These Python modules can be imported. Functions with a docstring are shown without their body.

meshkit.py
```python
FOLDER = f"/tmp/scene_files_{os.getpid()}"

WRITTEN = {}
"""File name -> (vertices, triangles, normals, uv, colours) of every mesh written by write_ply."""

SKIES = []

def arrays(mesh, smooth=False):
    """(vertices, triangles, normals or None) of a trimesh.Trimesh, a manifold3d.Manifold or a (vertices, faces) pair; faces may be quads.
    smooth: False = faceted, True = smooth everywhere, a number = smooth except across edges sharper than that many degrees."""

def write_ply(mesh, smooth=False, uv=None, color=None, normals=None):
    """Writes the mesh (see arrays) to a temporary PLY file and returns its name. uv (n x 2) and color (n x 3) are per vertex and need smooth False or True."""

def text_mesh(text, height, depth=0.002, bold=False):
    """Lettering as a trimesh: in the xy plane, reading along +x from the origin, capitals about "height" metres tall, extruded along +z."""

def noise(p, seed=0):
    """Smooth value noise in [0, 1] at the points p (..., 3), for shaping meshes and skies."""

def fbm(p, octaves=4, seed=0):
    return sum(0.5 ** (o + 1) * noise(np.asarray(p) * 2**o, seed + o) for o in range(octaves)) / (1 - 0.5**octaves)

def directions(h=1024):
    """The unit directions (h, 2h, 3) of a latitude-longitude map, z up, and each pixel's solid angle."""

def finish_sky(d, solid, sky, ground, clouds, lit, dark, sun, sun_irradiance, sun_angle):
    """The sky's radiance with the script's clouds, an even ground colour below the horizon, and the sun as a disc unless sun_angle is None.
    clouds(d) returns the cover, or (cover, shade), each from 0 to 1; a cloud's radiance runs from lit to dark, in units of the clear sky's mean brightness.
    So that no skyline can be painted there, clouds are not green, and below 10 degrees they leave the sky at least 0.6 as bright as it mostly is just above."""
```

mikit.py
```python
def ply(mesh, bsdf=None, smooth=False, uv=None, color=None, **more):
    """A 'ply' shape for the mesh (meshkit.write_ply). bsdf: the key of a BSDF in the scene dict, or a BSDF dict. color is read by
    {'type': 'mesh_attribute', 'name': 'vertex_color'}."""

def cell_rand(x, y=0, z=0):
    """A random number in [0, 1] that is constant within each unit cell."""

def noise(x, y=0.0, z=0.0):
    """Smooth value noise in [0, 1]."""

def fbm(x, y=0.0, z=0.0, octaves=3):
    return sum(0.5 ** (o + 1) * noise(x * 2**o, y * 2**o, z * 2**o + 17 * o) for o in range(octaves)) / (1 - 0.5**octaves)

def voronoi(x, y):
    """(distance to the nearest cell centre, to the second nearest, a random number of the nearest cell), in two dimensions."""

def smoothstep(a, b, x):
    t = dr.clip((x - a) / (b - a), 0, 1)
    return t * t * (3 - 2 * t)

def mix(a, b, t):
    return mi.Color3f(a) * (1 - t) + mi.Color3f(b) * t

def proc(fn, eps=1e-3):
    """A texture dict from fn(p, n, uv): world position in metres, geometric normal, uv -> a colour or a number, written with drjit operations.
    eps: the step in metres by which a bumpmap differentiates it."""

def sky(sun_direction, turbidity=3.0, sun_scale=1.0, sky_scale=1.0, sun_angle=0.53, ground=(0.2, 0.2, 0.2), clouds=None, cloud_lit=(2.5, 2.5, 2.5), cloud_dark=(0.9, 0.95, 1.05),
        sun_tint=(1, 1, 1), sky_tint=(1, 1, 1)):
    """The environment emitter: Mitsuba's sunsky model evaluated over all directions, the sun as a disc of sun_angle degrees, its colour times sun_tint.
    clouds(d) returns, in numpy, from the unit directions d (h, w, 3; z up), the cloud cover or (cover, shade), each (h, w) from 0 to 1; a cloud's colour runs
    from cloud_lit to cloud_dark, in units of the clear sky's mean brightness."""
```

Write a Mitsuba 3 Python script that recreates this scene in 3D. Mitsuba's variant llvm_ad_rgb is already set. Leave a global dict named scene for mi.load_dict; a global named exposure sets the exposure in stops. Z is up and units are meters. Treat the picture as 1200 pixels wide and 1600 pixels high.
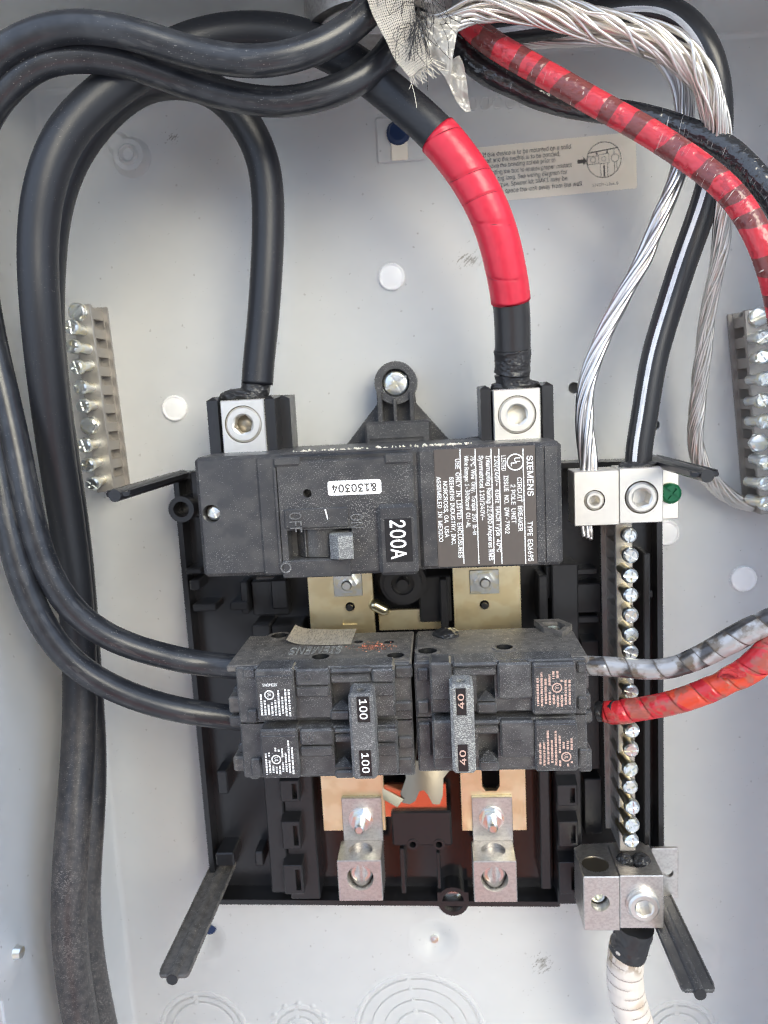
import math, random
import numpy as np, trimesh, drjit as dr, mitsuba as mi
import mikit, meshkit
from mikit import proc, noise, fbm, voronoi, cell_rand, smoothstep, mix
from manifold3d import Manifold, CrossSection
from scipy.interpolate import CubicSpline

# All objects are built in panel coordinates in millimetres: x to the right, y up, z off the back panel towards the room.
# The matrix LW turns them into the world: metres, world z up, the panel in the plane world y = 0, facing world -y.
T = mi.ScalarTransform4f
LW = T([[0.001, 0, 0, 0], [0, 0, -0.001, 0], [0, 0.001, 0, 0], [0, 0, 0, 1]])
scene, labels = {'type': 'scene'}, {}

# ---------------------------------------------------------------- camera, sky, exposure
CAM = [[0.99665829, 0.0501536, 0.06447373], [-0.04034577, 0.98856244, -0.14531522], [-0.07102439, 0.14222838, 0.98728244]]
fw, up = CAM[2], [-x for x in CAM[1]]
eye = [0.0, -0.445, 0.0]
scene['camera'] = {'type': 'thinlens', 'fov': 53.13, 'fov_axis': 'x', 'near_clip': 0.01, 'far_clip': 200.0, 'aperture_radius': 0.0011, 'focus_distance': 0.345,
                   'to_world': T().look_at(origin=eye, target=[eye[0] + fw[0], eye[1] + fw[2], eye[2] - fw[1]], up=[up[0], up[2], -up[1]])}
scene['daylight'] = mikit.sky([0.42, -0.82, 0.36], turbidity=3, sun_scale=0.3, sun_angle=34, ground=(0.28, 0.28, 0.28), clouds=lambda d: 1.0, cloud_lit=(1.66, 2.03, 2.7), sun_tint=(0.81, 1.0, 1.33))
exposure = 3.15

# ---------------------------------------------------------------- materials
def pr(color, rough, metallic=0.0, **k):
    c = color if isinstance(color, dict) else {'type': 'rgb', 'value': list(color)}
    return {'type': 'twosided', 'b': {'type': 'principled', 'base_color': c, 'roughness': rough, 'metallic': metallic, **k}}
def metal(color, rough):
    c = color if isinstance(color, dict) else {'type': 'rgb', 'value': list(color)}
    return {'type': 'twosided', 'b': {'type': 'principled', 'base_color': c, 'roughness': rough, 'metallic': 1.0}}
def bumped(inner, fn, scale, eps=1e-4):
    return {'type': 'twosided', 'b': {'type': 'bumpmap', 't': proc(fn, eps), 'scale': scale, 'b': inner['b']}}

def grains(p, size, lo, hi, clump=0.012):
    """Specks of dust with hard outlines, thicker in some patches than in others."""
    g = noise(p.x / size, p.y / size, p.z / size)
    c = fbm(p.x / clump + 5, p.y / clump, p.z / clump + 3, 3)
    return smoothstep(lo, hi, g + 0.35 * (c - 0.5))

def paint_fn(p, n, uv):
    m = fbm(p.x * 90, p.y * 90, p.z * 90, 3)
    base = mix((0.578, 0.585, 0.578), (0.553, 0.561, 0.557), m)
    s = fbm((p.x + p.z) * 260, 1.0, (p.z - p.x) * 1100, 3)
    def spot(x, z, rx, rz):
        a = (p.x - x) / rx; b = (p.z - z) / rz
        return dr.exp(-(a * a + b * b))
    area = spot(SC[0][0], SC[0][1], 0.006, 0.007) + spot(SC[1][0], SC[1][1], 0.008, 0.004) + 0.8 * spot(SC[2][0], SC[2][1], 0.005, 0.004)
    dirt = smoothstep(0.84, 0.95, s + 0.45 * dr.minimum(area, 1.0))
    near, second, which = voronoi((p.x + p.y) * 70, (p.z + 0.37 * p.y) * 70)
    tiny = smoothstep(0.045, 0.03, near) * smoothstep(0.82, 0.84, which)
    return mix(mix(base, (0.16, 0.15, 0.12), dirt * 0.75), (0.27, 0.26, 0.24), tiny * 0.5)
SC = [((54.08,-357.02,0.0)[0] / 1000, (54.08,-357.02,0.0)[1] / 1000), ((21.42,75.21,0.0)[0] / 1000, (21.42,75.21,0.0)[1] / 1000), ((-139.17,151.53,0.0)[0] / 1000, (-139.17,151.53,0.0)[1] / 1000)]
scene['paint'] = pr(proc(paint_fn), 0.36, specular=0.5)
def dusty_fn(p, n, uv):
    d = grains(p, 0.00032, 0.76, 0.92)
    w = smoothstep(0.35, 0.75, fbm(p.x * 160, p.y * 160, p.z * 160, 4))
    return mix(mix((0.042, 0.042, 0.045), (0.068, 0.066, 0.065), w), (0.34, 0.33, 0.31), d * 0.8)
scene['black_dusty'] = pr(proc(dusty_fn), 0.36, specular=0.5)
def grey_dust_fn(p, n, uv):
    d = grains(p, 0.00028, 0.68, 0.9, 0.007)
    w = smoothstep(0.2, 0.85, fbm(p.x * 200, p.y * 200, p.z * 200, 3))
    return mix(mix((0.045, 0.045, 0.048), (0.088, 0.087, 0.087), w), (0.42, 0.415, 0.41), d * 0.6)
def top_dust_fn(p, n, uv):
    w = smoothstep(0.2, 0.8, fbm(p.x * 420, p.y * 420, p.z * 420, 3))
    d = grains(p, 0.0004, 0.8, 0.95, 0.006)
    return mix(mix((0.085, 0.08, 0.075), (0.15, 0.138, 0.126), w), (0.42, 0.38, 0.33), d * 0.6)
scene['black_grimy'] = pr(proc(grey_dust_fn), 0.38, specular=0.5)
scene['dusty_top'] = pr(proc(top_dust_fn), 0.5)
scene['black_plastic'] = pr((0.016, 0.016, 0.018), 0.28, specular=0.5)
scene['black_gloss'] = pr((0.016, 0.015, 0.016), 0.12, specular=0.55)
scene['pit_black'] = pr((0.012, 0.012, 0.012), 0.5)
def handle_fn(p, n, uv):
    d = grains(p, 0.0004, 0.42, 0.8, 0.006)
    return mix((0.16, 0.16, 0.16), (0.40, 0.41, 0.385), d)
scene['grey_handle'] = pr(proc(handle_fn), 0.5)
def handle_dark_fn(p, n, uv):
    d = grains(p, 0.0004, 0.55, 0.9, 0.006)
    return mix((0.105, 0.105, 0.107), (0.36, 0.36, 0.35), d * 0.8)
scene['grey_handle_dark'] = pr(proc(handle_dark_fn), 0.45)
def rubber_fn(p, n, uv):
    d = grains(p, 0.0006, 0.86, 0.96, 0.02)
    w = smoothstep(0.3, 0.75, fbm(p.x * 130, p.y * 130, p.z * 130, 3))
    s = smoothstep(0.66, 0.74, fbm(uv.x * 26, uv.y * 0.10, 4.0, 2)) * smoothstep(0.5, 0.6, noise(uv.x * 3, uv.y * 0.04, 8.0))
    d = dr.maximum(d, 0.2 * s)
    return mix(mix((0.017, 0.0185, 0.023), (0.030, 0.032, 0.037), w), (0.26, 0.25, 0.23), d * 0.5)
scene['cable_rubber'] = pr(proc(rubber_fn), 0.29, specular=0.6)
def rubber_old_fn(p, n, uv):
    # the lower lengths are coated with settled grit, which thins out in patches farther up
    far = uv.y + 170 * (fbm(uv.x * 4, uv.y * 0.03, 1.0, 3) - 0.5)
    t = 1 - smoothstep(120.0, 235.0, far)
    d = grains(p, 0.00045, 0.92 - 0.34 * t, 0.99 - 0.1 * t, 0.012)
    w = smoothstep(0.2, 0.8, fbm(p.x * 500, p.y * 500, p.z * 300, 3)) * t
    return mix(mix((0.018, 0.0195, 0.024), (0.095, 0.083, 0.074), 0.25 * t + w * 0.6), (0.30, 0.27, 0.24), d * (0.35 + 0.3 * t))
scene['cable_dusty'] = pr(proc(rubber_old_fn), 0.4, specular=0.5)
scene['tape_black'] = pr((0.03, 0.03, 0.032), 0.3, specular=0.5)
def lump_bump(p, n, uv):
    return fbm(p.x * 450, p.y * 450, p.z * 450, 4)
scene['compound_black'] = bumped(pr((0.028, 0.028, 0.03), 0.25, specular=0.55), lump_bump, 0.0012)
def wrap(uv, pitch, slope):
    """Turns of tape: uv.y is millimetres along the cable, uv.x turns around it."""
    x = uv.y / pitch + uv.x * slope + 0.9 * noise(uv.y * 0.045 + pitch, 3.0) + 0.12 * noise(uv.x * 4, uv.y * 0.1)
    return x, x - dr.floor(x)
def red_tape_fn(p, n, uv):
    x, f = wrap(uv, 17.0, 1.0)
    edge = smoothstep(0.03, 0.0, f) * smoothstep(0.35, 0.6, noise(uv.x * 9, uv.y * 0.4))
    w = fbm(p.x * 250, p.y * 250, p.z * 250, 3)
    w = dr.clip(w * 0.5 + 0.6 * cell_rand(dr.floor(x), 2.0), 0, 1)
    return mix(mix((0.74, 0.04, 0.075), (0.60, 0.026, 0.05), w), (0.03, 0.01, 0.01), edge * 0.85)
def red_tape_bump(p, n, uv):
    x, f = wrap(uv, 17.0, 1.0)
    return smoothstep(0.0, 0.03, f) * (1 - smoothstep(0.9, 1.0, f)) + 0.4 * fbm(p.x * 300, p.y * 300, p.z * 300, 2)
scene['tape_red'] = bumped(pr(proc(red_tape_fn), 0.3, specular=0.5), red_tape_bump, 0.0004)
def red_stripe_fn(p, n, uv):
    x, f = wrap(uv, 16.5, 0.35)
    j = 0.10 * (noise(uv.x * 7, uv.y * 0.22, 6.0) - 0.5)
    band = smoothstep(0.50, 0.53, f + j) * (1 - smoothstep(0.93, 0.96, f - j))
    a = uv.x * 6.2832
    thread = smoothstep(0.9, 0.97, noise(uv.y * 2.2 + 3 * dr.sin(a), uv.x * 9)) 
    fold = smoothstep(0.62, 0.72, fbm(uv.x * 14, uv.y * 0.25, 2.0, 3))
    c = mix((0.56, 0.035, 0.05), (0.185, 0.045, 0.042), band)
    c = mix(c, (0.10, 0.015, 0.02), fold * 0.3)
    return mix(c, (0.75, 0.66, 0.58), thread * 0.75 * (0.25 + 0.75 * band))
def film_bump(p, n, uv):
    return fbm(uv.x * 12, uv.y * 0.35, 1.0, 3)
scene['wire_red'] = bumped(pr(proc(red_stripe_fn), 0.2, specular=0.5, clearcoat=0.7, clearcoat_gloss=0.9), film_bump, 0.0006)
def black_film_fn(p, n, uv):
    a = uv.x * 6.2832
    l1 = smoothstep(0.92, 0.97, noise(uv.y * 2.0 + 4 * dr.sin(a), uv.x * 5.0, 1.0))
    l2 = smoothstep(0.95, 0.985, noise(uv.y * 2.0 - 5 * dr.cos(a), uv.x * 5.0, 7.0))
    return mix((0.02, 0.021, 0.024), (0.55, 0.53, 0.5), dr.maximum(l1, l2) * 0.9)
scene['wire_black_film'] = bumped(pr(proc(black_film_fn), 0.1, specular=0.6, clearcoat=1.0, clearcoat_gloss=0.95), film_bump, 0.0006)
def stripe_fn(p, n, uv):
    s = smoothstep(0.032, 0.024, dr.abs(uv.x - 0.56))
    return mix((0.022, 0.023, 0.026), (0.72, 0.74, 0.76), s * (0.8 + 0.2 * smoothstep(0.3, 0.5, fbm(uv.x * 60, uv.y * 0.2, 1.0, 3))))
scene['wire_striped'] = pr(proc(stripe_fn), 0.3, specular=0.55)
def grey_tape_fn(p, n, uv):
    x, f = wrap(uv, 11.0, -1.0)
    edge = smoothstep(0.10, 0.0, f)
    d = smoothstep(0.45, 0.72, fbm(uv.x * 7, uv.y * 0.22, 3.0, 4))
    dark = smoothstep(0.62, 0.7, fbm(uv.x * 3 + 0.3 * f, dr.floor(x) * 3.7, 3.0, 3) + 0.12 * f)
    c = mix((0.42, 0.42, 0.43), (0.17, 0.14, 0.11), d)
    return mix(mix(c, (0.045, 0.045, 0.05), dark * 0.9), (0.13, 0.105, 0.08), edge * 0.8)
def tape_bump(p, n, uv):
    x, f = wrap(uv, 11.0, -1.0)
    return smoothstep(0.0, 0.06, f) * (1 - smoothstep(0.8, 1.0, f)) + 0.5 * fbm(uv.x * 9, uv.y * 0.5, 0.0, 3)
scene['tape_grey'] = bumped(pr(proc(grey_tape_fn), 0.2, 0.3, specular=0.7), tape_bump, 0.0003)
def old_red_fn(p, n, uv):
    x, f = wrap(uv, 21.0, -1.0)
    edge = smoothstep(0.06, 0.0, f)
    d = smoothstep(0.46, 0.66, fbm(uv.x * 6 + 3, uv.y * 0.2, 1.0, 4))
    o = smoothstep(0.8, 0.83, cell_rand(dr.floor(x * 2), 11.0)) * 0.7
    c = mix((0.52, 0.022, 0.03), (0.64, 0.08, 0.03), o)
    return mix(mix(c, (0.33, 0.11, 0.08), d * 0.8), (0.22, 0.10, 0.06), edge * 0.7)
scene['tape_old_red'] = bumped(pr(proc(old_red_fn), 0.25, specular=0.6), tape_bump, 0.0005)
def white_tape_fn(p, n, uv):
    x, f = wrap(uv, 6.5, 1.0)
    edge = smoothstep(0.16, 0.03, f) * smoothstep(0.36, 0.5, noise(uv.x * 5 + 2, uv.y * 0.3))
    gr = smoothstep(0.48, 0.62, fbm(uv.x * 20, uv.y * 0.16, 2.0, 4)) * (1 - smoothstep(9.0, 17.0, uv.y + 6 * noise(uv.x * 8, uv.y * 0.1)))
    pa = smoothstep(0.5, 0.8, fbm(uv.x * 5, uv.y * 0.12, 5.0, 3))
    c = mix((0.74, 0.69, 0.63), (0.62, 0.52, 0.42), pa)
    return mix(mix(c, (0.30, 0.20, 0.09), gr * 0.8), (0.16, 0.09, 0.06), edge * 0.8)
def white_bump(p, n, uv):
    x, f = wrap(uv, 6.5, 1.0)
    return smoothstep(0.0, 0.08, f) * (1 - smoothstep(0.8, 1.0, f)) + 0.4 * fbm(uv.x * 9, uv.y * 0.5, 0.0, 3)
scene['tape_white'] = bumped(pr(proc(white_tape_fn), 0.45), white_bump, 0.0005)

scene['aluminium'] = metal((0.80, 0.78, 0.74), 0.36)
def alu_old_fn(p, n, uv):
    w = smoothstep(0.35, 0.7, fbm(p.x * 900, p.y * 900, p.z * 900, 3))
    return mix((0.66, 0.64, 0.61), (0.56, 0.53, 0.51), w)
scene['aluminium_worn'] = metal(proc(alu_old_fn), 0.42)
scene['aluminium_pale'] = pr((0.76, 0.73, 0.67), 0.36, 0.8)
scene['bar_metal'] = pr((0.40, 0.375, 0.345), 0.42, 0.7)
scene['strand_metal'] = metal((0.78, 0.76, 0.75), 0.3)
scene['strand_warm'] = metal((0.83, 0.80, 0.75), 0.32)
def zinc_fn(p, n, uv):
    w = fbm(p.x * 330, p.y * 330, p.z * 330, 3)
    return mix((0.82, 0.86, 0.87), (0.86, 0.83, 0.66), smoothstep(0.45, 0.7, w))
scene['zinc'] = metal(proc(zinc_fn), 0.27)
scene['zinc_gold'] = metal((0.80, 0.72, 0.50), 0.25)
def tin_fn(p, n, uv):
    w = smoothstep(0.35, 0.65, fbm(p.x * 120, p.y * 120, p.z * 120, 4))
    return mix((0.95, 0.84, 0.56), (0.86, 0.72, 0.44), w)
scene['bus_metal'] = metal(proc(tin_fn), 0.36)
scene['copper'] = metal((0.90, 0.36, 0.22), 0.24)
scene['steel_clip'] = metal((0.30, 0.26, 0.20), 0.4)
scene['blue_screw'] = pr((0.016, 0.035, 0.10), 0.3, 0.3)
scene['green_screw'] = pr((0.006, 0.11, 0.045), 0.25, 0.3)
scene['white_plastic'] = pr((0.90, 0.90, 0.89), 0.25)
def paper_fn(p, n, uv):
    return mix((0.84, 0.78, 0.665), (0.79, 0.73, 0.61), fbm(p.x * 150, p.y * 150, p.z * 150, 3))
scene['paper_cream'] = pr(proc(paper_fn), 0.6)
def paper_tan_fn(p, n, uv):
    w = fbm(p.x * 300, p.y * 300, p.z * 300, 3)
    ln = smoothstep(0.35, 0.5, dr.abs(dr.sin(p.y * 1500))) * smoothstep(0.52, 0.6, noise(p.x * 2500, p.y * 480))
    return mix(mix((0.50, 0.45, 0.37), (0.36, 0.32, 0.26), w), (0.16, 0.14, 0.12), ln * 0.6)
scene['paper_tan'] = pr(proc(paper_tan_fn), 0.6)
scene['paper_white'] = pr((0.82, 0.82, 0.80), 0.5)
scene['label_brown'] = pr((0.105, 0.09, 0.08), 0.28, specular=0.5)
scene['label_black'] = pr((0.018, 0.018, 0.02), 0.28, specular=0.5)
scene['ink_white'] = pr((0.80, 0.80, 0.78), 0.5)
scene['ink_black'] = pr((0.06, 0.055, 0.05), 0.6)
scene['ink_pink'] = pr((0.52, 0.35, 0.29), 0.5)
def cloth_fn(p, n, uv):
    a = dr.abs(dr.sin(uv.x * 3.14159)); b = dr.abs(dr.sin(uv.y * 3.14159))
    hole = smoothstep(0.55, 0.8, a) * smoothstep(0.5, 0.8, b)
    w = fbm(p.x * 160, p.y * 160, p.z * 160, 3)
    return mix(mix((0.66, 0.62, 0.54), (0.55, 0.50, 0.43), w), (0.05, 0.045, 0.04), hole * 0.95)
scene['woven_cloth'] = pr(proc(cloth_fn), 0.8)
scene['clear_film'] = pr((0.42, 0.40, 0.36), 0.28, 0.15, specular=0.8)
scene['thread_black'] = pr((0.02, 0.018, 0.018), 0.5)
def concrete_fn(p, n, uv):
    return mix((0.64, 0.63, 0.61), (0.55, 0.54, 0.525), fbm(p.x * 6, p.y * 6, p.z * 6, 5))
scene['concrete'] = pr(proc(concrete_fn), 0.8)
scene['stucco'] = pr((0.55, 0.53, 0.49), 0.85)

# ---------------------------------------------------------------- helpers
def numbered(key):
    if key not in scene and not any(k.startswith(key + '__') for k in scene): return key
    i = 1
    while f'{key}_{i:03d}' in scene or any(k.startswith(f'{key}_{i:03d}__') for k in scene): i += 1
    return f'{key}_{i:03d}'
def put(key, mesh, mat, smooth=30, loc=(0, 0, 0), rz=0.0, tilt=None, uv=None, parent=None):
    """One entry of the scene from a mesh in panel millimetres (or a ply dict made before)."""
    key = numbered(parent + '__' + key if parent else key)
    shape = dict(mesh) if isinstance(mesh, dict) else mikit.ply(mesh, None, smooth=smooth, uv=uv)
    m = LW @ T().translate(list(loc)) @ T().rotate([0, 0, 1], rz)
    if tilt: m = m @ T().rotate(tilt[0], tilt[1])
    scene[key] = {**shape, 'to_world': m, 'bsdf': {'type': 'ref', 'id': mat}}
    return key
def made(mesh, smooth=30): return mikit.ply(mesh, None, smooth=smooth)
def say(key, label, category=None, group=None, kind=None):
    d = {'label': label}
    if category: d['category'] = category
    if group: d['group'] = group
    if kind: d['kind'] = kind
    labels[key] = d
def V(a): return np.asarray(a, float)
def box(x0, x1, y0, y1, z0, z1, c=0.5):
    """A box with chamfered edges."""
    x0, x1, y0, y1, z0, z1 = min(x0, x1), max(x0, x1), min(y0, y1), max(y0, y1), min(z0, z1), max(z0, z1)
    c = min(c, (x1 - x0) * 0.45, (y1 - y0) * 0.45, (z1 - z0) * 0.45)
    if c <= 0: return Manifold.cube([x1 - x0, y1 - y0, z1 - z0]).translate([x0, y0, z0])
    pts = []
    for x, sx in ((x0, 1), (x1, -1)):
        for y, sy in ((y0, 1), (y1, -1)):
            for z, sz in ((z0, 1), (z1, -1)):
                pts += [[x + sx * c, y + sy * c, z], [x + sx * c, y, z + sz * c], [x, y + sy * c, z + sz * c]]
    return Manifold.hull_points(np.array(pts))
def hullof(*pts): return Manifold.hull_points(np.array(pts, float))
def prism(poly, z0, z1):
    p = np.array(poly, float)
    if sum(p[i][0] * p[(i + 1) % len(p)][1] - p[(i + 1) % len(p)][0] * p[i][1] for i in range(len(p))) < 0: p = p[::-1]
    return CrossSection([p]).extrude(z1 - z0).translate([0, 0, z0])
def cyl(x, y, z0, z1, r, r2=None, n=32): return Manifold.cylinder(z1 - z0, r, r if r2 is None else r2, n).translate([x, y, z0])
def ring(x, y, z0, z1, r, ri, n=36): return cyl(x, y, z0, z1, r, n=n) - cyl(x, y, z0 - 1, z1 + 1, ri, n=n)
def lathe(profile, n=40):
    """(radius, height) pairs turned about the z axis."""
    return trimesh.creation.revolve(np.array(profile, float), sections=n)
def tri(m):
    k = m.to_mesh(); return trimesh.Trimesh(np.array(k.vert_properties[:, :3]), np.array(k.tri_verts), process=False)
def cat(*ms): return trimesh.util.concatenate([tri(m) if isinstance(m, Manifold) else m for m in ms])

def curve(points, step=1.6):
    """A smooth line through points (x, y, z or x, y, z, r): sampled points and radii."""
    p = V(points)
    t = np.r_[0, np.cumsum(np.linalg.norm(np.diff(p[:, :3], axis=0), axis=1) ** 0.5 + 1e-6)]
    s = CubicSpline(t, p, bc_type='natural')
    tt = np.linspace(0, t[-1], 800); q = s(tt)
    d = np.r_[0, np.cumsum(np.linalg.norm(np.diff(q[:, :3], axis=0), axis=1))]
    n = max(6, int(d[-1] / step))
    u = np.linspace(0, d[-1], n)
    return np.stack([np.interp(u, d, q[:, k]) for k in range(p.shape[1])], 1), u
def frames(c):
    t = np.gradient(c, axis=0); t /= np.linalg.norm(t, axis=1, keepdims=True)
    n = np.zeros_like(c); a = V([0, 0, -1.0]); a = a - t[0] * (a @ t[0])
    if np.linalg.norm(a) < 0.1: a = V([0.3, -1, 0]); a = a - t[0] * (a @ t[0])
    for i in range(len(c)):
        a = a - t[i] * (a @ t[i]); a /= np.linalg.norm(a); n[i] = a
    return t, n, np.cross(t, n)
def sweep(c, r, seg=24, u=None, bump=None):
    """A round tube along the points c with radii r; returns mesh and uv (turn, millimetres)."""
    r = np.broadcast_to(r, len(c)); t, n, b = frames(c)
    if u is None: u = np.r_[0, np.cumsum(np.linalg.norm(np.diff(c, axis=0), axis=1))]
    ang = np.linspace(0, 2 * np.pi, seg + 1)
    off = np.cos(ang)[None, :, None] * n[:, None] + np.sin(ang)[None, :, None] * b[:, None]
    rr = r[:, None] * np.ones(seg + 1)
    if bump is not None: rr = rr + bump(c, ang, off)
    P = c[:, None] + off * rr[..., None]
    N = len(c); idx = np.arange(N * (seg + 1)).reshape(N, seg + 1)
    q = np.stack([idx[:-1, :-1], idx[:-1, 1:], idx[1:, 1:], idx[1:, :-1]], -1).reshape(-1, 4)
    f = np.vstack([q[:, [0, 1, 2]], q[:, [0, 2, 3]]])
    v = P.reshape(-1, 3); uv = np.stack(np.broadcast_arrays(ang[None] / (2 * np.pi), u[:, None]), -1).reshape(-1, 2)
    e0, e1 = len(v), len(v) + 1
    v = np.vstack([v, c[0], c[-1]]); uv = np.vstack([uv, [0.5, u[0]], [0.5, u[-1]]])
    f = np.vstack([f, [[idx[0, j + 1], idx[0, j], e0] for j in range(seg)], [[idx[-1, j], idx[-1, j + 1], e1] for j in range(seg)]])
    return trimesh.Trimesh(v, f, process=False), uv
def cable(key, points, mat, parent=None, seg=28, step=1.6, wob=0.0, seed=0):
    q, u = curve(points, step)
    bump = (lambda c, ang, off: wob * (meshkit.fbm((c[:, None] + off * 4) * 0.12, 3, seed) - 0.5)) if wob else None
    m, uv = sweep(q[:, :3], q[:, 3], seg, u, bump)
    return put(key, m, mat, True, uv=uv, parent=parent)
def strands(parent, points, n, rs, pitch, mat, seed, loose=0.15, core=True):
    """A stranded wire: each strand a tube of its own, turned about the line; the fourth number of a point is the bundle's radius."""
    rg = np.random.default_rng(seed); q, u = curve(points, 1.5)
    c = q[:, :3]; t, nn, bb = frames(c)
    for k in range(n + (1 if core else 0)):
        mid = k == n
        ph = 2 * np.pi * (k / n + rg.uniform(-0.04, 0.04)) + 2 * np.pi * u / pitch
        w = meshkit.noise(np.stack([u / 22.0, np.full_like(u, k * 7.7), np.full_like(u, seed * 3.1)], 1)) - 0.5
        ph = ph + loose * 3 * w
        R = (0 if mid else 1) * (q[:, 3] - rs) * (1 + loose * (meshkit.noise(np.stack([u / 30.0, np.full_like(u, k * 3.3), np.full_like(u, 5.0 + seed)], 1)) - 0.3))
        cc = c + (np.cos(ph) * R)[:, None] * nn + (np.sin(ph) * R)[:, None] * bb
        m, _ = sweep(cc, rs if not mid else float(np.median(q[:, 3])) - rs * 1.2, 8)
        put('core' if mid else 'strand', m, mat, True, parent=parent)
def letters(text, at, along, upward, length, height, depth=0.05, bold=False):
    """Lettering that starts at 'at', runs along 'along' for 'length' and stands 'height' tall towards 'upward'."""
    m = meshkit.text_mesh(text, 1.0, 1.0, bold)
    b = m.bounds; a, w = V(along), V(upward); nrm = np.cross(a, w)
    v = (m.vertices - [b[0][0], 0, 0]) / [b[1][0] - b[0][0], 1, 1]
    m.vertices = V(at) + v[:, :1] * a * length + v[:, 1:2] * w * height + v[:, 2:] * nrm * depth
    return m
RIGHT, UP, LEFT, DOWN = (1, 0, 0), (0, 1, 0), (-1, 0, 0), (0, -1, 0)
def fine_print(x0, x1, y0, y1, z, rows, seed, vertical=True, ragged=0.5):
    """Print too small to read: rows of short dashes, running down (vertical) or across."""
    rg = random.Random(seed); out = []
    for i in range(rows):
        lo, hi = (x0, x1) if vertical else (y0, y1)
        w = (hi - lo) / rows
        a0, a1 = (y0, y1) if vertical else (x0, x1)
        end = a1 - (a1 - a0) * ragged * rg.random(); p = a0 + (a1 - a0) * 0.25 * ragged * rg.random()
        while p < end:
            l = rg.uniform(0.35, 1.6); e = min(p + l, end); c0 = lo + w * (i + 0.15); c1 = c0 + w * 0.55
            out.append(box(c0, c1, p, e, z, z + 0.04, 0) if vertical else box(p, e, c0, c1, z, z + 0.04, 0))
            p = e + rg.uniform(0.15, 0.5)
    return cat(*out)

# ---------------------------------------------------------------- the place round the panel
gm = trimesh.creation.box(extents=(30000, 100, 30000)); gm.apply_translation([0, -1400, 14000])
put('ground', gm, 'concrete', False); say('ground', 'grey concrete ground below the panel', kind='structure')
put('house_wall', Manifold.cube([9000, 4200, 120]).translate([-4500, -1345, -130]), 'stucco', False)
say('house_wall', 'pale stucco house wall that the grey panel box hangs on', 'wall')

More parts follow.
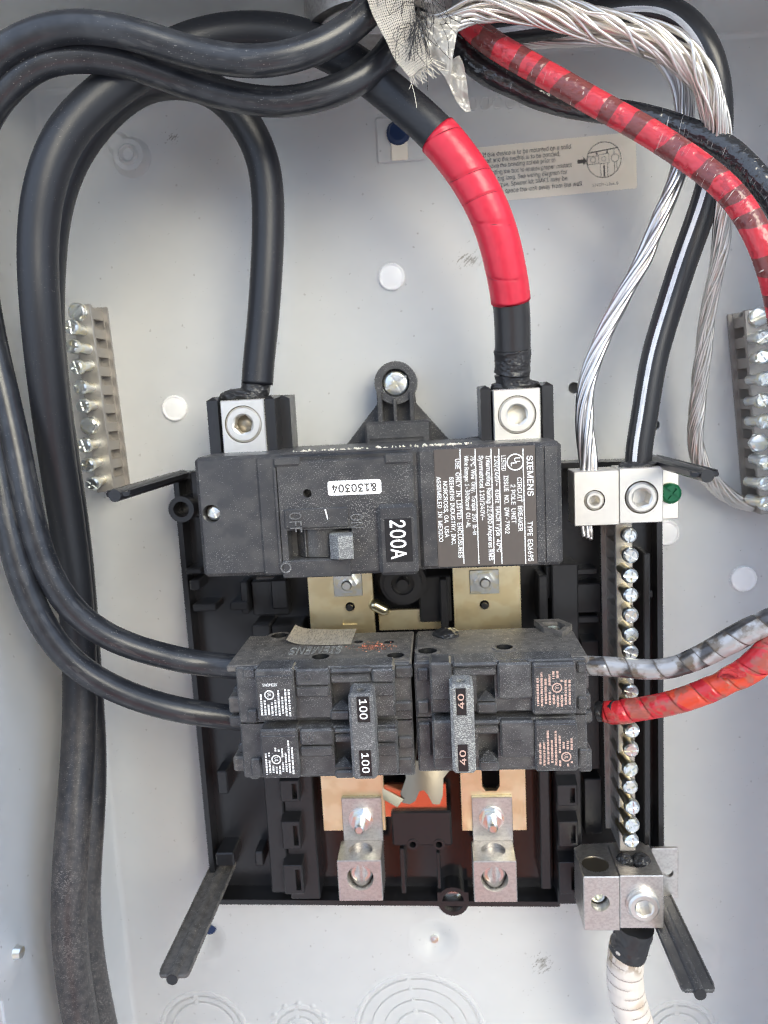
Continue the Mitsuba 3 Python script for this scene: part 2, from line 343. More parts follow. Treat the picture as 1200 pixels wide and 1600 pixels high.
# ---------------------------------------------------------------- enclosure
E = 'panel_enclosure'
XL, XR, YT, YB, D = -216.0, 202.0, 181.0, -470.0, 130.0
say(E, 'grey painted steel breaker panel box with open front', 'electrical panel')
holes = []
back = Manifold.cube([XR - XL, YB * -1 + YT, 1.6]).translate([XL, YB, -1.6])
KO = (((-168.92,-407.09,0.0), (22, 26)), ((-104.09,-406.53,0.0), (11, 16)), ((-25.89,-406.79,0.0), (16, 24, 32, 39)), ((138.99,-406.25,0.0), (15, 20)))
for (cx, cy, _), radii in KO:
    for r in radii: back = back - (cyl(cx, cy, -0.9, 1, r + 0.4, n=72) - cyl(cx, cy, -2, 2, r - 0.4, n=72))
DISH = (((-14.06,-340.93,0.0), 17), ((148.1,-352.46,0.0), 17), ((-163.7,-340.81,0.0), 16))
for q, r in DISH: back = back - cyl(q[0], q[1], -5, 5, r - 0.05, n=56)
hole_px = [(78.96,2.24,0.0), (123.14,-20.74,0.0)]
for h in hole_px: back = back - cyl(h[0], h[1], -5, 5, 3.2)
put('back_panel', back, 'paint', False, parent=E)
BP = E + '__back_panel'
for a, b, c, d, nm in ((XL - 1.6, XL, YB, YT, 'side_wall'), (XR, XR + 1.6, YB, YT, 'side_wall'), (XL, XR, YT, YT + 1.6, 'top_wall'), (XL, XR, YB - 1.6, YB, 'bottom_wall')):
    put(nm, box(a, b, c, d, -1.6, D, 0.3), 'paint', False, parent=E)
# a rounded bend where the walls meet the back panel
def fillet(p0, p1, ins, r=3.0):
    """A quarter-round bend between the back panel and a wall."""
    pts = [(0, 0)] + [(r - r * math.sin(k * math.pi / 12), r - r * math.cos(k * math.pi / 12)) for k in range(7)]
    L = np.linalg.norm(V(p1) - V(p0)); dirv = (V(p1) - V(p0)) / L
    m = trimesh.creation.extrude_polygon(__import__('shapely').Polygon([(0, 0)] + pts[1:]), L, engine='earcut')
    v = m.vertices; ins = V(ins)
    out = V(p0) + v[:, :1] * ins + v[:, 1:2] * V([0, 0, 1.0]) + v[:, 2:] * dirv
    m = trimesh.Trimesh(out, m.faces, process=False)
    if m.volume < 0: m.invert()
    return m
put('bend', cat(fillet((XL, YB, 0.003), (XL, YT, 0.003), (1, 0, 0)), fillet((XR, YB, 0.003), (XR, YT, 0.003), (-1, 0, 0)), fillet((XL, YT, 0.003), (XR, YT, 0.003), (0, -1, 0))), 'paint', 40, parent=E)
# pressed rings of the knockouts
def ridge(r, w, h):
    return lathe([(r - w, 0.0), (r - w * 0.5, h * 0.8), (r, h), (r + w * 0.5, h * 0.8), (r + w, 0.0)], 72)
for (cx, cy, _), radii in KO:
    ms = [tri(box(-1.4, 1.4, r - 1.5, r + 1.7, -0.3, 0.6, 0.3).rotate([0, 0, a])) for r in radii for a in (8, 128, 248)]
    ms += [ridge(radii[-1] + 2.6, 1.6, 0.5), lathe([(0, 0.5), (radii[0] - 2.4, 0.5), (radii[0] - 1.0, 0)], 64)]
    if radii[0] == 11: ms += [tri(cyl(20.5 * math.cos(a), 20.5 * math.sin(a), 0, 1.3, 2.4, 1.2, 14)) for a in np.linspace(0.15, 2.99, 7)]
    put('knockout', cat(*ms), 'paint', 40, loc=(cx, cy, 0), parent=BP)
# pressed bosses and dimples
def swell(r, h): return lathe([(r * k / 14, h * (0.5 + 0.5 * math.cos(math.pi * k / 14)) + 0.004) for k in range(14, -1, -1)], 56)
def dome(r, h, top): return lathe([(r, 0.0), (r * 0.9, h * 0.25), (r * 0.72, h * 0.72), (top + 1.2, h * 0.97), (top, h), (0, h)], 48)
a = (-163.51,142.4,0.0)
put('boss', cat(dome(11.0, 5.5, 7.2), ridge(4.4, 1.4, 1.8).apply_translation([0, 0, 5.5])), 'paint', 40, loc=(a[0], a[1], 0), parent=BP)
b = (-170.15,149.66,0.0)
put('boss', dome(6.8, 5.0, 3.0), 'paint', 40, loc=(b[0], b[1], 0), parent=BP)
for q, r in DISH:
    put('dimple', swell(r, -5.5).apply_translation([0, 0, -0.01]), 'paint', True, loc=(q[0], q[1], 0), parent=BP)
a = (-13.73,-342.77,-3.0); put('boss_screw', cat(cyl(0, 0, 0, 2.2, 2.4), cyl(0, 0, 2.2, 2.8, 1.4, 0.8)), 'zinc', loc=(a[0], a[1], -5.4), parent=E)
a = (-159.47,-332.16,6.0); put('mounting_screw', cat(cyl(0, 0, 0, 4, 5.0, 4.6)), 'blue_screw', loc=(a[0], a[1], -4.6), parent=E); say(E + '__mounting_screw', 'dark blue screw head')
# dimple with a screw on the left wall
sw = swell(21, 5.5); sw.apply_transform(trimesh.transformations.rotation_matrix(math.pi / 2, [0, 1, 0]))
put('boss', sw, 'paint', True, loc=(XL, -252.3, 123.4), parent=E + '__side_wall')
ss = tri(cyl(0, 0, 0, 3.4, 3.4, 2.6)); ss.apply_transform(trimesh.transformations.rotation_matrix(math.pi / 2, [0, 1, 0])); put('boss_screw', ss, 'zinc', loc=(XL + 5, -252.3, 123.4), parent=E)
# hanging bracket with blue screw at the top
x0, x1, y0, y1 = (-25.86,0.71,129.3,153.06)
br = box(x0, x1, y0, y1, 0, 1.8, 0.8)
put('hanger_plate', br, 'paint', parent=E)
x0, x1, y0, y1 = (-17.96,-8.9,129.76,141.3)
put('hanger_tab', box(x0, x1, y0, y1, 1.8, 3.4, 0.5), 'paper_cream', parent=E)
q = (-13.56,143.65,6.0); put('mounting_screw', cat(cyl(0, 0, 0, 2, 6.4), cyl(0, 0, 2, 4.4, 6.0, 4.6)), 'blue_screw', loc=(q[0], q[1], 2.0), parent=E)
# white plugs in the round holes
plug = made(lathe([(0, 2.1), (3.5, 1.9), (5.7, 1.5), (6.1, 1.5), (6.5, 2.0), (7.1, 1.9), (7.4, 1.4), (7.4, 0)], 40), 50)
for k, q in enumerate(((-21.0,68.8,0.0), (-151.28,2.18,0.0), (173.34,-111.31,0.0), (129.62,-82.62,0.0))): put('hole_plug', plug, 'white_plastic', loc=q, parent=E)
say(E + '__hole_plug', 'white round plug closing a hole of the back panel')
# pressed serial number
n0, n1 = (24.47,153.35,0.0), (70.66,152.25,0.0); d = V(n1) - V(n0); L = np.linalg.norm(d); d /= L
put('pressed_number', letters('0000018', n0, d, (-d[1], d[0], 0), L, (48.33,159.07,0.0)[1] - (48.15,152.28,0.0)[1], 0.9), 'paint', False, parent=BP)
# instruction sticker
sp = [(27.62,133.77,0.0), (113.08,135.91,0.0), (113.66,107.39,0.0), (36.47,105.52,0.0)]
o = V(sp[3]); ex = V(sp[2]) - V([(26.67,105.16,0.0)[0], (26.67,105.16,0.0)[1], 0]); ex /= np.linalg.norm(ex); ey = V([-ex[1], ex[0], 0]); 
tl = V((27.63,134.1,0.0)); W, Hh = np.linalg.norm(V((113.42,136.21,0.0)) - tl), np.linalg.norm(tl - V((26.67,105.16,0.0)))
bl = tl - ey * Hh
st = prism([(bl + ex * a + ey * b)[:2] for a, b in ((0.6, 0), (W - 0.6, 0), (W, 0.6), (W, Hh - 0.6), (W - 0.6, Hh), (0.6, Hh), (0, Hh - 0.6), (0, 0.6))], 0.05, 0.16)
put('instruction_sticker', st, 'paper_cream', False, parent=E); say(E + '__instruction_sticker', 'cream instruction sticker with a small round diagram')
ST = E + '__instruction_sticker'
rows = [('If this device is to be mounted on a solid', 0.045, 0.60, 0.86), ('wall and the neutral is to be bonded,', 0.045, 0.53, 0.755), ('remove the bonding screw prior to', 0.045, 0.50, 0.65),
        ('mounting the box to ensure proper contact', 0.045, 0.60, 0.535), ('in the lug lang. See wiring diagram for', 0.05, 0.57, 0.42), ('torque. Spacer kit SMK1 may be', 0.10, 0.57, 0.305), ('used to space the unit away from the wall', 0.06, 0.66, 0.185)]
put('print', cat(*[letters(t, bl + ex * W * a + ey * Hh * (y - 0.045) + V([0, 0, 0.16]), ex, ey, W * (b - a), Hh * 0.078, 0.03, True) for t, a, b, y in rows]), 'ink_black', False, parent=ST)
c = bl + ex * W * 0.80 + ey * Hh * 0.56 + V([0, 0, 0.16]); R = Hh * 0.315
dg = [lathe([(R - 0.2, 0), (R - 0.2, 0.04), (R + 0.2, 0.04), (R + 0.2, 0)], 60).apply_translation(c)]
def bar2(a0, b0, a1, b1, w=0.3):
    p, q = c + ex * R * a0 + ey * R * b0, c + ex * R * a1 + ey * R * b1
    t = (q - p) / np.linalg.norm(q - p); n = V([-t[1], t[0], 0]) * w / 2
    return prism([(p + n)[:2], (p - n)[:2], (q - n)[:2], (q + n)[:2]], c[2], c[2] + 0.04)
for s in ((-.9, .45, .85, .62, .6), (-.95, -.2, -.3, -.2), (-.95, .25, -.3, .25), (-.95, -.2, -.95, .25), (-.3, -.2, -.3, .3), (.3, -.2, .3, .35), (-.3, -.2, .3, -.2), (-.3, .3, .3, .35), (-.2, -.2, -.2, -.95), (.2, -.2, .2, -.95), (0, -.3, 0, -.95, .9), (.6, -.15, .6, -.75), (.75, -.1, .75, -.6), (-.4, .45, -.4, .3, .9), (.2, .5, .2, .35, .9), (.6, .2, .6, .55)): dg.append(tri(bar2(*s)))
for a, r in ((.65, 0.22), (0.0, .13), (-.62, .16)):
    dg.append(lathe([(R * r - 0.15, 0), (R * r - 0.15, 0.04), (R * r + 0.15, 0.04), (R * r + 0.15, 0)], 24).apply_translation(c + ex * R * a + ey * R * 0.05))
ar = [(-1.55, .14), (-1.2, .14), (-1.2, .28), (-.98, .02), (-1.2, -.22), (-1.2, -.08), (-1.55, -.08)]
dg.append(tri(prism([(c + ex * R * a + ey * R * b)[:2] for a, b in ar], c[2], c[2] + 0.04)))
dg.append(letters('X74329-1 Rev. B', c - ex * R * 0.72 - ey * R * 1.48, ex, ey, R * 1.5, Hh * 0.055, 0.03))
put('diagram', cat(*dg), 'ink_black', False, parent=ST)

# ---------------------------------------------------------------- screws
def hexa(x, y, z0, z1, r, turn=0): return Manifold.cylinder(z1 - z0, r, r, 6).rotate([0, 0, turn]).translate([x, y, z0])
def slot_head(r, h, w=0.9, cross=False, dep=1.1):
    m = Manifold.cylinder(h * 0.55, r, r, 32) + Manifold.cylinder(h * 0.25, r, r * 0.93, 32).translate([0, 0, h * 0.55]) + Manifold.cylinder(h * 0.2, r * 0.93, r * 0.72, 32).translate([0, 0, h * 0.8])
    m = m - Manifold.cube([2.4 * r, w, 4]).translate([-1.2 * r, -w / 2, h - dep])
    if cross: m = m - Manifold.cube([w, 1.25 * r, 4]).translate([-w / 2, -0.62 * r, h - dep])
    return m
def socket_screw(r, h, key, dep=6.0, turn=10):
    m = Manifold.cylinder(h - 0.9, r, r, 40) + Manifold.cylinder(0.9, r, r - 0.9, 40).translate([0, 0, h - 0.9])
    m = m - Manifold.cylinder(dep + 1, key, key, 6).rotate([0, 0, turn]).translate([0, 0, h - dep]) - Manifold.cylinder(0.8, key * 0.85, key * 1.12, 30).translate([0, 0, h - 0.7])
    return m

# ---------------------------------------------------------------- terminal bars
TERM = made(slot_head(3.95, 4.1, 1.0, True))
SHANK = made(Manifold.cylinder(16, 2.9, 2.9, 24).translate([0, 0, -16]) - Manifold.cylinder(0.4, 9, 9).translate([0, 0, 20]))
BIG = made(slot_head(4.9, 2.6, 1.2) + Manifold.cylinder(0.8, 5.4, 5.4, 6).translate([0, 0, -0.8]))
def terminal_bar(name, top, bot, w, z0, z1, heads, face, label, bigs, shank, group=None):
    """A notched terminal bar from top to bottom (centre of its front), its wire holes in the side 'face' (+1 right, -1 left)."""
    top, bot = V(top), V(bot); L = np.linalg.norm(top - bot); ang = math.degrees(math.atan2(top[1] - bot[1], top[0] - bot[0])) - 90
    n = len(heads); pitch = L / n
    m = box(-w / 2, w / 2, 0, L, z0, z1, 0.4)
    for k in range(n):
        y = (k + 0.5) * pitch
        x = face * w / 2
        m = m - Manifold.cube([9.0, pitch * 0.5, (z1 - z0) * 0.74]).translate([x - 4.5, y + pitch * 0.25, z0 + (z1 - z0) * 0.12])
    m = m + box(face * (w / 2 - 0.3), face * (w / 2 + 2.6), 0, L, z0, z0 + 1.4, 0.2)
    put('bar', m, 'bar_metal', False, loc=(bot[0], bot[1], 0), rz=ang, parent=name)
    rg = random.Random(len(name) * 7 + n)
    for k, h in enumerate(heads):
        if h is None: continue
        big = k in bigs
        tl, rz = None if big else ([rg.uniform(-1, 1), rg.uniform(-1, 1), 0], rg.uniform(0, 9)), rg.uniform(0, 180)
        dz = rg.uniform(-2.0, 1.2)
        k_ = put('mounting_screw' if big else 'terminal_screw', BIG if big else TERM, 'zinc', loc=(h[0], h[1], z1 + 0.9 if big else h[2] + dz), rz=rz, tilt=tl, parent=name)
        if not big: put('shank', SHANK, shank, loc=(h[0], h[1], h[2] + dz), rz=rz, tilt=tl, parent=k_)
    say(name, label, 'terminal bar', group)
terminal_bar('ground_bar', (-193.57,61.63,18.0), (-190.31,-43.47,18.0), 10.5, 0.2, 18,
             [(-195.26,57.7,20.0),(-193.74,48.06,30.0),(-193.44,37.82,30.0),(-193.17,27.17,30.0),(-192.58,16.08,30.0),(-192.24,5.97,30.0),(-195.11,-5.1,20.0),(-193.51,-15.78,30.0),(-192.47,-26.5,30.0),(-191.39,-36.94,30.0)], 1,
             'aluminium ground bar with ten screws beside the thick black cables on the left', (0, 6), 'zinc')
name = 'ground_bar_001'
terminal_bar(name, (170.89,38.54,18.0), (181.35,-70.87,18.0), 12.5, 0.2, 18,
             [(171.47,34.03,20.0),(169.22,22.87,30.0),(169.1,12.86,30.0),(169.63,1.76,30.0),(169.52,-9.4,30.0),(170.37,-20.02,30.0),(172.71,-32.02,20.0),(171.12,-41.46,30.0),(171.66,-52.65,30.0),(172.2,-63.23,30.0)], -1,
             'aluminium ground bar at the right edge, with a bare stranded wire entering its foot', (0, 6), 'zinc')
terminal_bar('neutral_bar', (94.01,-52.02,50.0), (95.28,-248.98,50.0), 8.6, 26, 50,
             [(94.82,-72.46,58.0),(94.28,-81.86,60.0),(93.74,-91.89,62.0),(93.7,-101.77,62.0),(93.97,-112.06,62.0),(93.92,-122.42,62.0),(94.19,-132.19,62.0),(94.15,-142.36,62.0),(94.1,-153.29,62.0),(94.38,-163.28,62.0),(94.01,-172.98,62.0),(93.97,-183.46,62.0),(93.27,-194.01,62.0),(93.54,-204.65,62.0),(93.83,-214.65,62.0),(93.78,-224.73,62.0),(93.74,-234.51,62.0)], -1,
             'long neutral bar with one column of slotted screws between the two silver lug blocks', (), 'zinc_gold')

# ---------------------------------------------------------------- plastic base
B = 'breaker_mounting_base'
say(B, 'black plastic mounting base behind the breakers, with ribs, hooks and four cover posts', 'mounting base')
OUT = [(-146.58,-35.81,14.0), (-44.3,-37.77,14.0), (119.27,-40.42,14.0), (119.97,-141.96,14.0), (120.72,-273.89,14.0), (61.77,-297.55,14.0), (-144.59,-295.07,14.0), (-145.65,-273.53,14.0), (-146.27,-118.45,14.0)]
plate = prism([p[:2] for p in OUT], 4, 12)
put('floor_plate', plate, 'black_plastic', parent=B)
def wall2(p, q, w, z0, z1):
    p, q = V(p)[:2], V(q)[:2]; t = (q - p) / np.linalg.norm(q - p); n = V([-t[1], t[0]]) * w / 2
    return prism([p + n, p - n, q - n, q + n], z0, z1)
rim = [wall2(OUT[8], OUT[0], 3.0, 4, 24), wall2(OUT[7], OUT[8], 3.0, 4, 24), wall2(OUT[6], OUT[7], 3, 4, 24), wall2(OUT[5], OUT[6], 3.2, 4, 26), wall2(OUT[2], OUT[3], 3, 4, 24), wall2(OUT[3], OUT[4], 3, 4, 24), wall2(OUT[0], OUT[2], 3, 4, 22)]
put('rim', cat(*rim), 'black_plastic', parent=B)
# left flank: pockets, clips
fl = []
for e, z in (((-144.82,-135.93,-91.56,-88.23), 27), ((-142.24,-136.7,-100.42,-94.49), 29), ((-142.21,-128.81,-113.47,-108.96), 27), ((-120.57,-110.21,-113.37,-108.5), 27), ((-137.48,-131.29,-226.02,-211.46), 25), ((-140.99,-130.09,-269.66,-261.39), 29), ((-118.38,-113.3,-272.42,-263.27), 25), ((-114.84,-110.33,-116.44,-97.45), 24), ((-109.8,-88.37,-119.36,-98.77), 18), ((-96.98,-87.73,-114.08,-97.2), 24)):
    fl.append(box(e[0], e[1], e[2], e[3], 8, z, 0.7))
put('flank_rib', fl[0], 'black_plastic', parent=B)
for m in fl[1:]: put('flank_rib', m, 'black_plastic', parent=B)
e = (-107.67,-93.51,-118.93,-97.39); put('flank_window', box(e[0], e[1], e[2], e[3], 10, 14, 0.3), 'label_brown', parent=B)
# rails with hooks
for k, (e, z) in enumerate((((-107.79,-97.26,-285.13,-121.05), 32), ((-97.12,-79.43,-290.76,-122.08), 30), ((60.09,74.36,-294.84,-92.43), 30))):
    put('rail', box(e[0], e[1], e[2], e[3], 8, z, 0.7), 'black_plastic', parent=B)
def hook(e, z, side):
    x0, x1, y0, y1 = e; w = x1 - x0
    m = box(x0, x1, y0, y1, 24, z, 0.6) - Manifold.cube([w * 0.26, (y1 - y0) * 0.7, 20]).translate([x0 + w * (0.62 if side > 0 else 0.12), y0 + (y1 - y0) * 0.14, z - 5])
    return m + hullof((x0, y1, z), (x1, y1, z), (x0, y1, 26), (x1, y1, 26), (x0, y1 + 4, 26), (x1, y1 + 4, 26))
for e in ((-97.27,-86.11,-224.9,-211.57), (-98.06,-87.18,-254.34,-236.77), (-98.87,-87.51,-282.72,-264.02)): put('hook', hook(e, 37, 1), 'black_plastic', parent=B)
for e in ((59.68,71.02,-229.5,-216.84), (59.98,71.04,-254.35,-238.77), (59.86,71.02,-283.6,-263.38)): put('hook', hook(e, 37, 1), 'black_plastic', parent=B)
for e in ((57.57,68.27,-113.29,-94.64), (70.43,86.36,-100.4,-96.8), (71.24,88.02,-122.05,-105.26), (70.0,86.78,-128.04,-124.01), (76.38,86.41,-214.66,-138.26), (77.02,87.25,-254.34,-220.57), (109.23,112.78,-266.72,-88.07), (107.67,115.94,-114.54,-110.56), (107.48,115.93,-179.58,-176.94), (52.88,57.75,-125.75,-98.66), (50.72,56.53,-285.25,-212.08)):
    put('rib', box(e[0], e[1], e[2], e[3], 8, 30 if e[1] - e[0] < 6 else 24, 0.6), 'black_plastic', parent=B)
# glossy floor between the bus bars and the block with two holes
e = (-84.29,59.75,-291.43,-209.49); put('glossy_floor', box(e[0], e[1], e[2], e[3], 12.3, 14, 0.3), 'black_gloss', parent=B)
e = (-34.41,0.16,-254.74,-233.38)
blk = box(e[0], e[1], e[2], e[3], 12, 34, 1.0)
for q in ((-22.66,-253.5,34.0), (-7.54,-253.65,34.0)): blk = blk + cyl(q[0], q[1], 12, 34.6, 3.2) - cyl(q[0], q[1], 24, 40, 1.9)
put('centre_block', blk, 'black_plastic', parent=B)
for e in ((-30.82,-28.19,-288.04,-259.53), (-9.42,-7.54,-285.15,-262.24)): put('rib', box(e[0], e[1], e[2], e[3], 10, 29, 0.4), 'black_plastic', parent=B)
# upper centre post between the bus bars
q = (-20.78,-97.13,46.0)
put('centre_post', cat(cyl(q[0], q[1], 10, 40, 12.5), ring(q[0], q[1], 40, 44, 10, 6.2), cyl(q[0], q[1], 40, 47, 3.6, 3.0)), 'black_plastic', 40, parent=B)
e = (-12.63,4.89,-121.62,-95.65); put('rib', box(e[0], e[1], e[2], e[3], 10, 34, 0.8), 'black_plastic', parent=B)
e = (-1.17,2.97,-124.67,-96.19); put('rib', box(e[0], e[1], e[2], e[3], 10, 40, 0.6), 'black_plastic', parent=B)
# upper mounting ear
pk = [(-50.77,-23.73,14.0), (-31.89,-1.44,14.0), (-28.55,14.91,14.0), (-11.26,12.96,14.0), (-10.14,-1.82,14.0), (8.16,-23.97,14.0), (28.11,-21.35,14.0), (27.56,-39.16,14.0), (-51.46,-35.63,14.0)]
ear = prism([p[:2] for p in pk], 6, 14)
q = (-20.49,9.74,24.0)
ear = ear + cyl(q[0], q[1], 2, 24, 11.5) - cyl(q[0], q[1], 18, 40, 7.6)
e = (-37.75,-2.25,-24.96,-10.69); ear = ear + box(e[0], e[1], e[2], e[3], 8, 34, 1.2)
for e in ((-30.89,-28.1,-11.87,5.38), (-13.48,-11.05,-12.7,4.5), (-22.36,-20.27,-12.33,1.53)): ear = ear + box(e[0], e[1], e[2], e[3], 10, 26, 0.4)
e = (-35.24,-6.51,-24.93,-19.48); ear = ear - Manifold.cube([e[1] - e[0], 30, 3]).translate([e[0], e[3] - 30, 32.2])
put('mounting_ear', ear, 'black_dusty', parent=B)
put('ear_screw', slot_head(7.0, 3.0, 1.2, True), 'zinc', loc=(q[0], q[1], 18), rz=30, parent=B)
# lower mounting ear
q = (-0.82,-295.53,26.0)
put('mounting_ear', cyl(q[0], q[1], 4, 26, 9.2) + Manifold.cube([18.4, 6, 22]).translate([q[0] - 9.2, q[1], 4]) - cyl(q[0], q[1], 19, 40, 6.4), 'black_plastic', parent=B)
put('ear_screw', slot_head(5.6, 2.6, 1.2, False), 'zinc', loc=(q[0], q[1], 19), rz=20, parent=B)
# tube on the upper left corner
q = (-141.49,-53.21,34.0)
put('corner_tube', cyl(q[0], q[1], 10, 34, 7.2) - cyl(q[0], q[1], 22, 40, 4.4) + box(q[0] + 4, q[0] + 18, q[1] - 6, q[1] + 20, 10, 26, 0.8), 'black_plastic', 40, parent=B)
# four posts that carry the cover: a flat blade with a round rib
def post(tip, w, zb, mat, t=2.0):
    x, y, z = tip
    m = box(x - w / 2, x + w / 2, y - t / 2, y + t / 2, zb, z, 0.6) + Manifold.cylinder(z - zb + 1.2, 3.1, 2.9, 24).translate([x, y - 0.3, zb]) + box(x - w / 2, x - w / 2 + 1.0, y - t / 2, y + t / 2 + 0.8, zb, z - 3, 0.3) + box(x + w / 2 - 1.0, x + w / 2, y - t / 2, y + t / 2 + 0.8, zb, z - 3, 0.3)
    for s in (-1, 1): m = m - Manifold.cube([4, 9, 4]).rotate([0, 45, 0]).translate([x + s * w / 2 - 2.83, y - 4.5, z + 0.6])
    k = put('cover_post', m, mat, parent=B)
    put('rib_end', cyl(x, y - 0.3, z + 1.2, z + 1.5, 2.8), 'black_plastic', parent=k); return k
post((-141.28,-278.06,108.0), 15.5, 14, 'dusty_top')
post((114.37,-285.05,108.0), 16, 14, 'black_dusty')
post((-145.56,-35.67,108.0), 11, 14, 'black_plastic')
post((115.32,-38.11,108.0), 12, 14, 'black_plastic')

# ---------------------------------------------------------------- bus bars
def crumbs(pts, r, seed):
    rg = np.random.default_rng(seed); out = []
    for p in pts:
        m = trimesh.creation.icosphere(subdivisions=0, radius=1.0); m.vertices *= rg.uniform(0.45, 1.0, (len(m.vertices), 1)) * r * rg.uniform(0.5, 1.2, 3); m.apply_translation(p); out.append(m)
    return trimesh.util.concatenate(out)
NUT = made(hexa(0, 0, 0.6, 4.2, 5.4) - cyl(0, 0, 0, 9, 2.9), 20)
for nm, e, n, hl, lab in (('bus_bar', (-74.13,-37.78,-245.3,-85.18), (-51.59,-98.04,35.0), (-51.16,-111.66,33.0), 'left tin plated copper bus bar under the breaker marked 100'),
                          ('bus_bar_001', (6.03,42.9,-246.27,-88.05), (23.26,-99.2,35.0), (22.95,-112.98,33.0), 'right tin plated copper bus bar under the breaker marked 40')):
    m = box(e[0], e[1], e[2], e[3], 29.5, 33, 0.25) - cyl(hl[0], hl[1], 20, 40, 2.6)
    if nm == 'bus_bar_001':
        c = (18.26,28.32,-222.0,-188.98); m = m - prism([(c[0], c[3]), (c[1], c[3]), (c[1], c[2] + 3), (c[1] - 2, c[2]), (c[0] + 2, c[2]), (c[0], c[2] + 3)], 0, 60)
    else:
        c = (-55.6,-47.73,-121.92,-118.98); m = m - Manifold.cube([c[1] - c[0], c[3] - c[2], 9]).translate([c[0], c[2], 32])
    put('bar', m, 'bus_metal', parent=nm)
    put('washer', box(n[0] - 8, n[0] + 8, n[1] - 7.5, n[1] + 6, 33.02, 34, 0.3), 'zinc', parent=nm)
    put('nut', NUT, 'zinc', loc=(n[0], n[1], 33.6), parent=nm)
    put('stud', cat(cyl(n[0], n[1], 33, 40, 2.9), cyl(n[0], n[1], 40, 40.8, 2.9, 2.2)), 'zinc', parent=nm)
    put('pin', cat(cyl(hl[0], hl[1], 20, 36, 1.8)), 'black_plastic', parent=nm)
    say(nm, lab, 'bus bar')
e = (-35.69,0.6,-126.52,-114.77); put('cross_arm', box(e[0], e[1], e[2], e[3], 28.5, 31, 0.25), 'bus_metal', parent='bus_bar')
q = (-32.3,-113.45,34.0); put('rivet', trimesh.util.concatenate([trimesh.creation.capsule(height=5.5, radius=3.4).apply_transform(trimesh.transformations.rotation_matrix(math.pi / 2, [0.6, 1, 0])).apply_translation([q[0] - 2.5, q[1] + 1, 33])]), 'zinc_gold', True, parent='bus_bar')
e = (-38.25,-2.11,-238.2,-218.1); put('foot_strap', box(e[0], e[1], e[2], e[3], 28.5, 31, 0.25), 'copper', parent='bus_bar')
cl = [(-29.59,-200.1,44.0), (1.22,-200.65,44.0), (3.55,-204.45,44.0), (-0.83,-208.15,44.0), (-3.4,-210.37,44.0), (-4.11,-219.47,44.0), (-6.07,-224.02,44.0), (-9.95,-223.2,44.0), (-12.58,-217.82,44.0), (-14.62,-215.5,44.0), (-17.14,-216.23,44.0), (-19.52,-221.53,44.0), (-22.84,-223.78,44.0), (-27.14,-223.72,44.0), (-28.0,-219.11,44.0), (-24.36,-210.03,44.0), (-25.48,-203.57,44.0)]
cm = tri(prism([p[:2] for p in cl], 0, 1.6).refine_to_length(1.5)); cy_ = cm.vertices[:, 1].max() - cm.vertices[:, 1]; cx_ = cm.vertices[:, 0] - cm.vertices[:, 0].mean()
cm.vertices[:, 2] += 37 + 0.35 * cy_ - 0.004 * cy_ ** 2 - 0.02 * cx_ ** 2
put('stab_clip', cm, 'steel_clip', 35, parent='bus_bar')
q = (-33.14,-222.32,38.0); put('stab_finger', hullof((q[0] - 5, q[1] + 3, 34), (q[0] + 6, q[1] - 2, 34), (q[0] - 5, q[1] + 7, 40), (q[0] + 7, q[1] + 1, 42), (q[0] + 3, q[1] - 5, 40), (q[0] - 5, q[1] - 1, 38)), 'zinc_gold', parent='bus_bar')

# ---------------------------------------------------------------- feed-through lugs at the bottom of the bus bars
for nm, foot, nut, blk, scr, lab in (('feed_lug', (-62.35,-39.46,-249.17,-223.55), (-51.64,-236.5,36.0), (-63.96,-39.4,-273.74,-249.51), (-51.38,-259.85,56.0), 'left silver feed lug at the bottom of the base'),
                                     ('feed_lug_001', (12.01,34.73,-249.2,-224.26), (22.85,-236.67,36.0), (10.86,34.48,-274.87,-250.54), (22.39,-261.13,56.0), 'right silver feed lug at the bottom of the base')):
    x0, x1 = blk[0], blk[1]
    m = box(foot[0], foot[1], foot[2] - 6, foot[3], 33.1, 36, 0.3) + box(x0, x1, blk[2], blk[3], 36, 56, 0.4)
    m = m - cyl(scr[0], scr[1], 46, 70, 7.4) + box(x0, x1, blk[2] + 2, blk[2] + 3, 34, 37, 0.1)
    hole = Manifold.cylinder(60, 6.8, 6.8, 40).rotate([90, 0, 0]).translate([(x0 + x1) / 2, blk[3] + 5, 45.2])
    m = m - hole
    put('block', m, 'aluminium_worn', 25, parent=nm)
    put('wire_stop', Manifold.cylinder(16, 6.7, 6.7, 36).rotate([90, 0, 0]).translate([(x0 + x1) / 2, blk[3] - 2.5, 45.2]), 'aluminium_worn', parent=nm)
    put('set_screw', socket_screw(6.2, 5.0, 3.4, 3.5, 30), 'zinc', loc=(scr[0], scr[1], 46.5), parent=nm)
    put('nut', cat(cyl(nut[0], nut[1], 36, 36.9, 7.0), hexa(nut[0], nut[1], 36.9, 40.5, 5.6, 12) ), 'zinc', 20, parent=nm)
    put('stud', cat(cyl(nut[0], nut[1], 40, 47, 2.8), cyl(nut[0], nut[1], 47, 47.8, 2.8, 2.0)), 'zinc', parent=nm)
    say(nm, lab, 'cable lug')

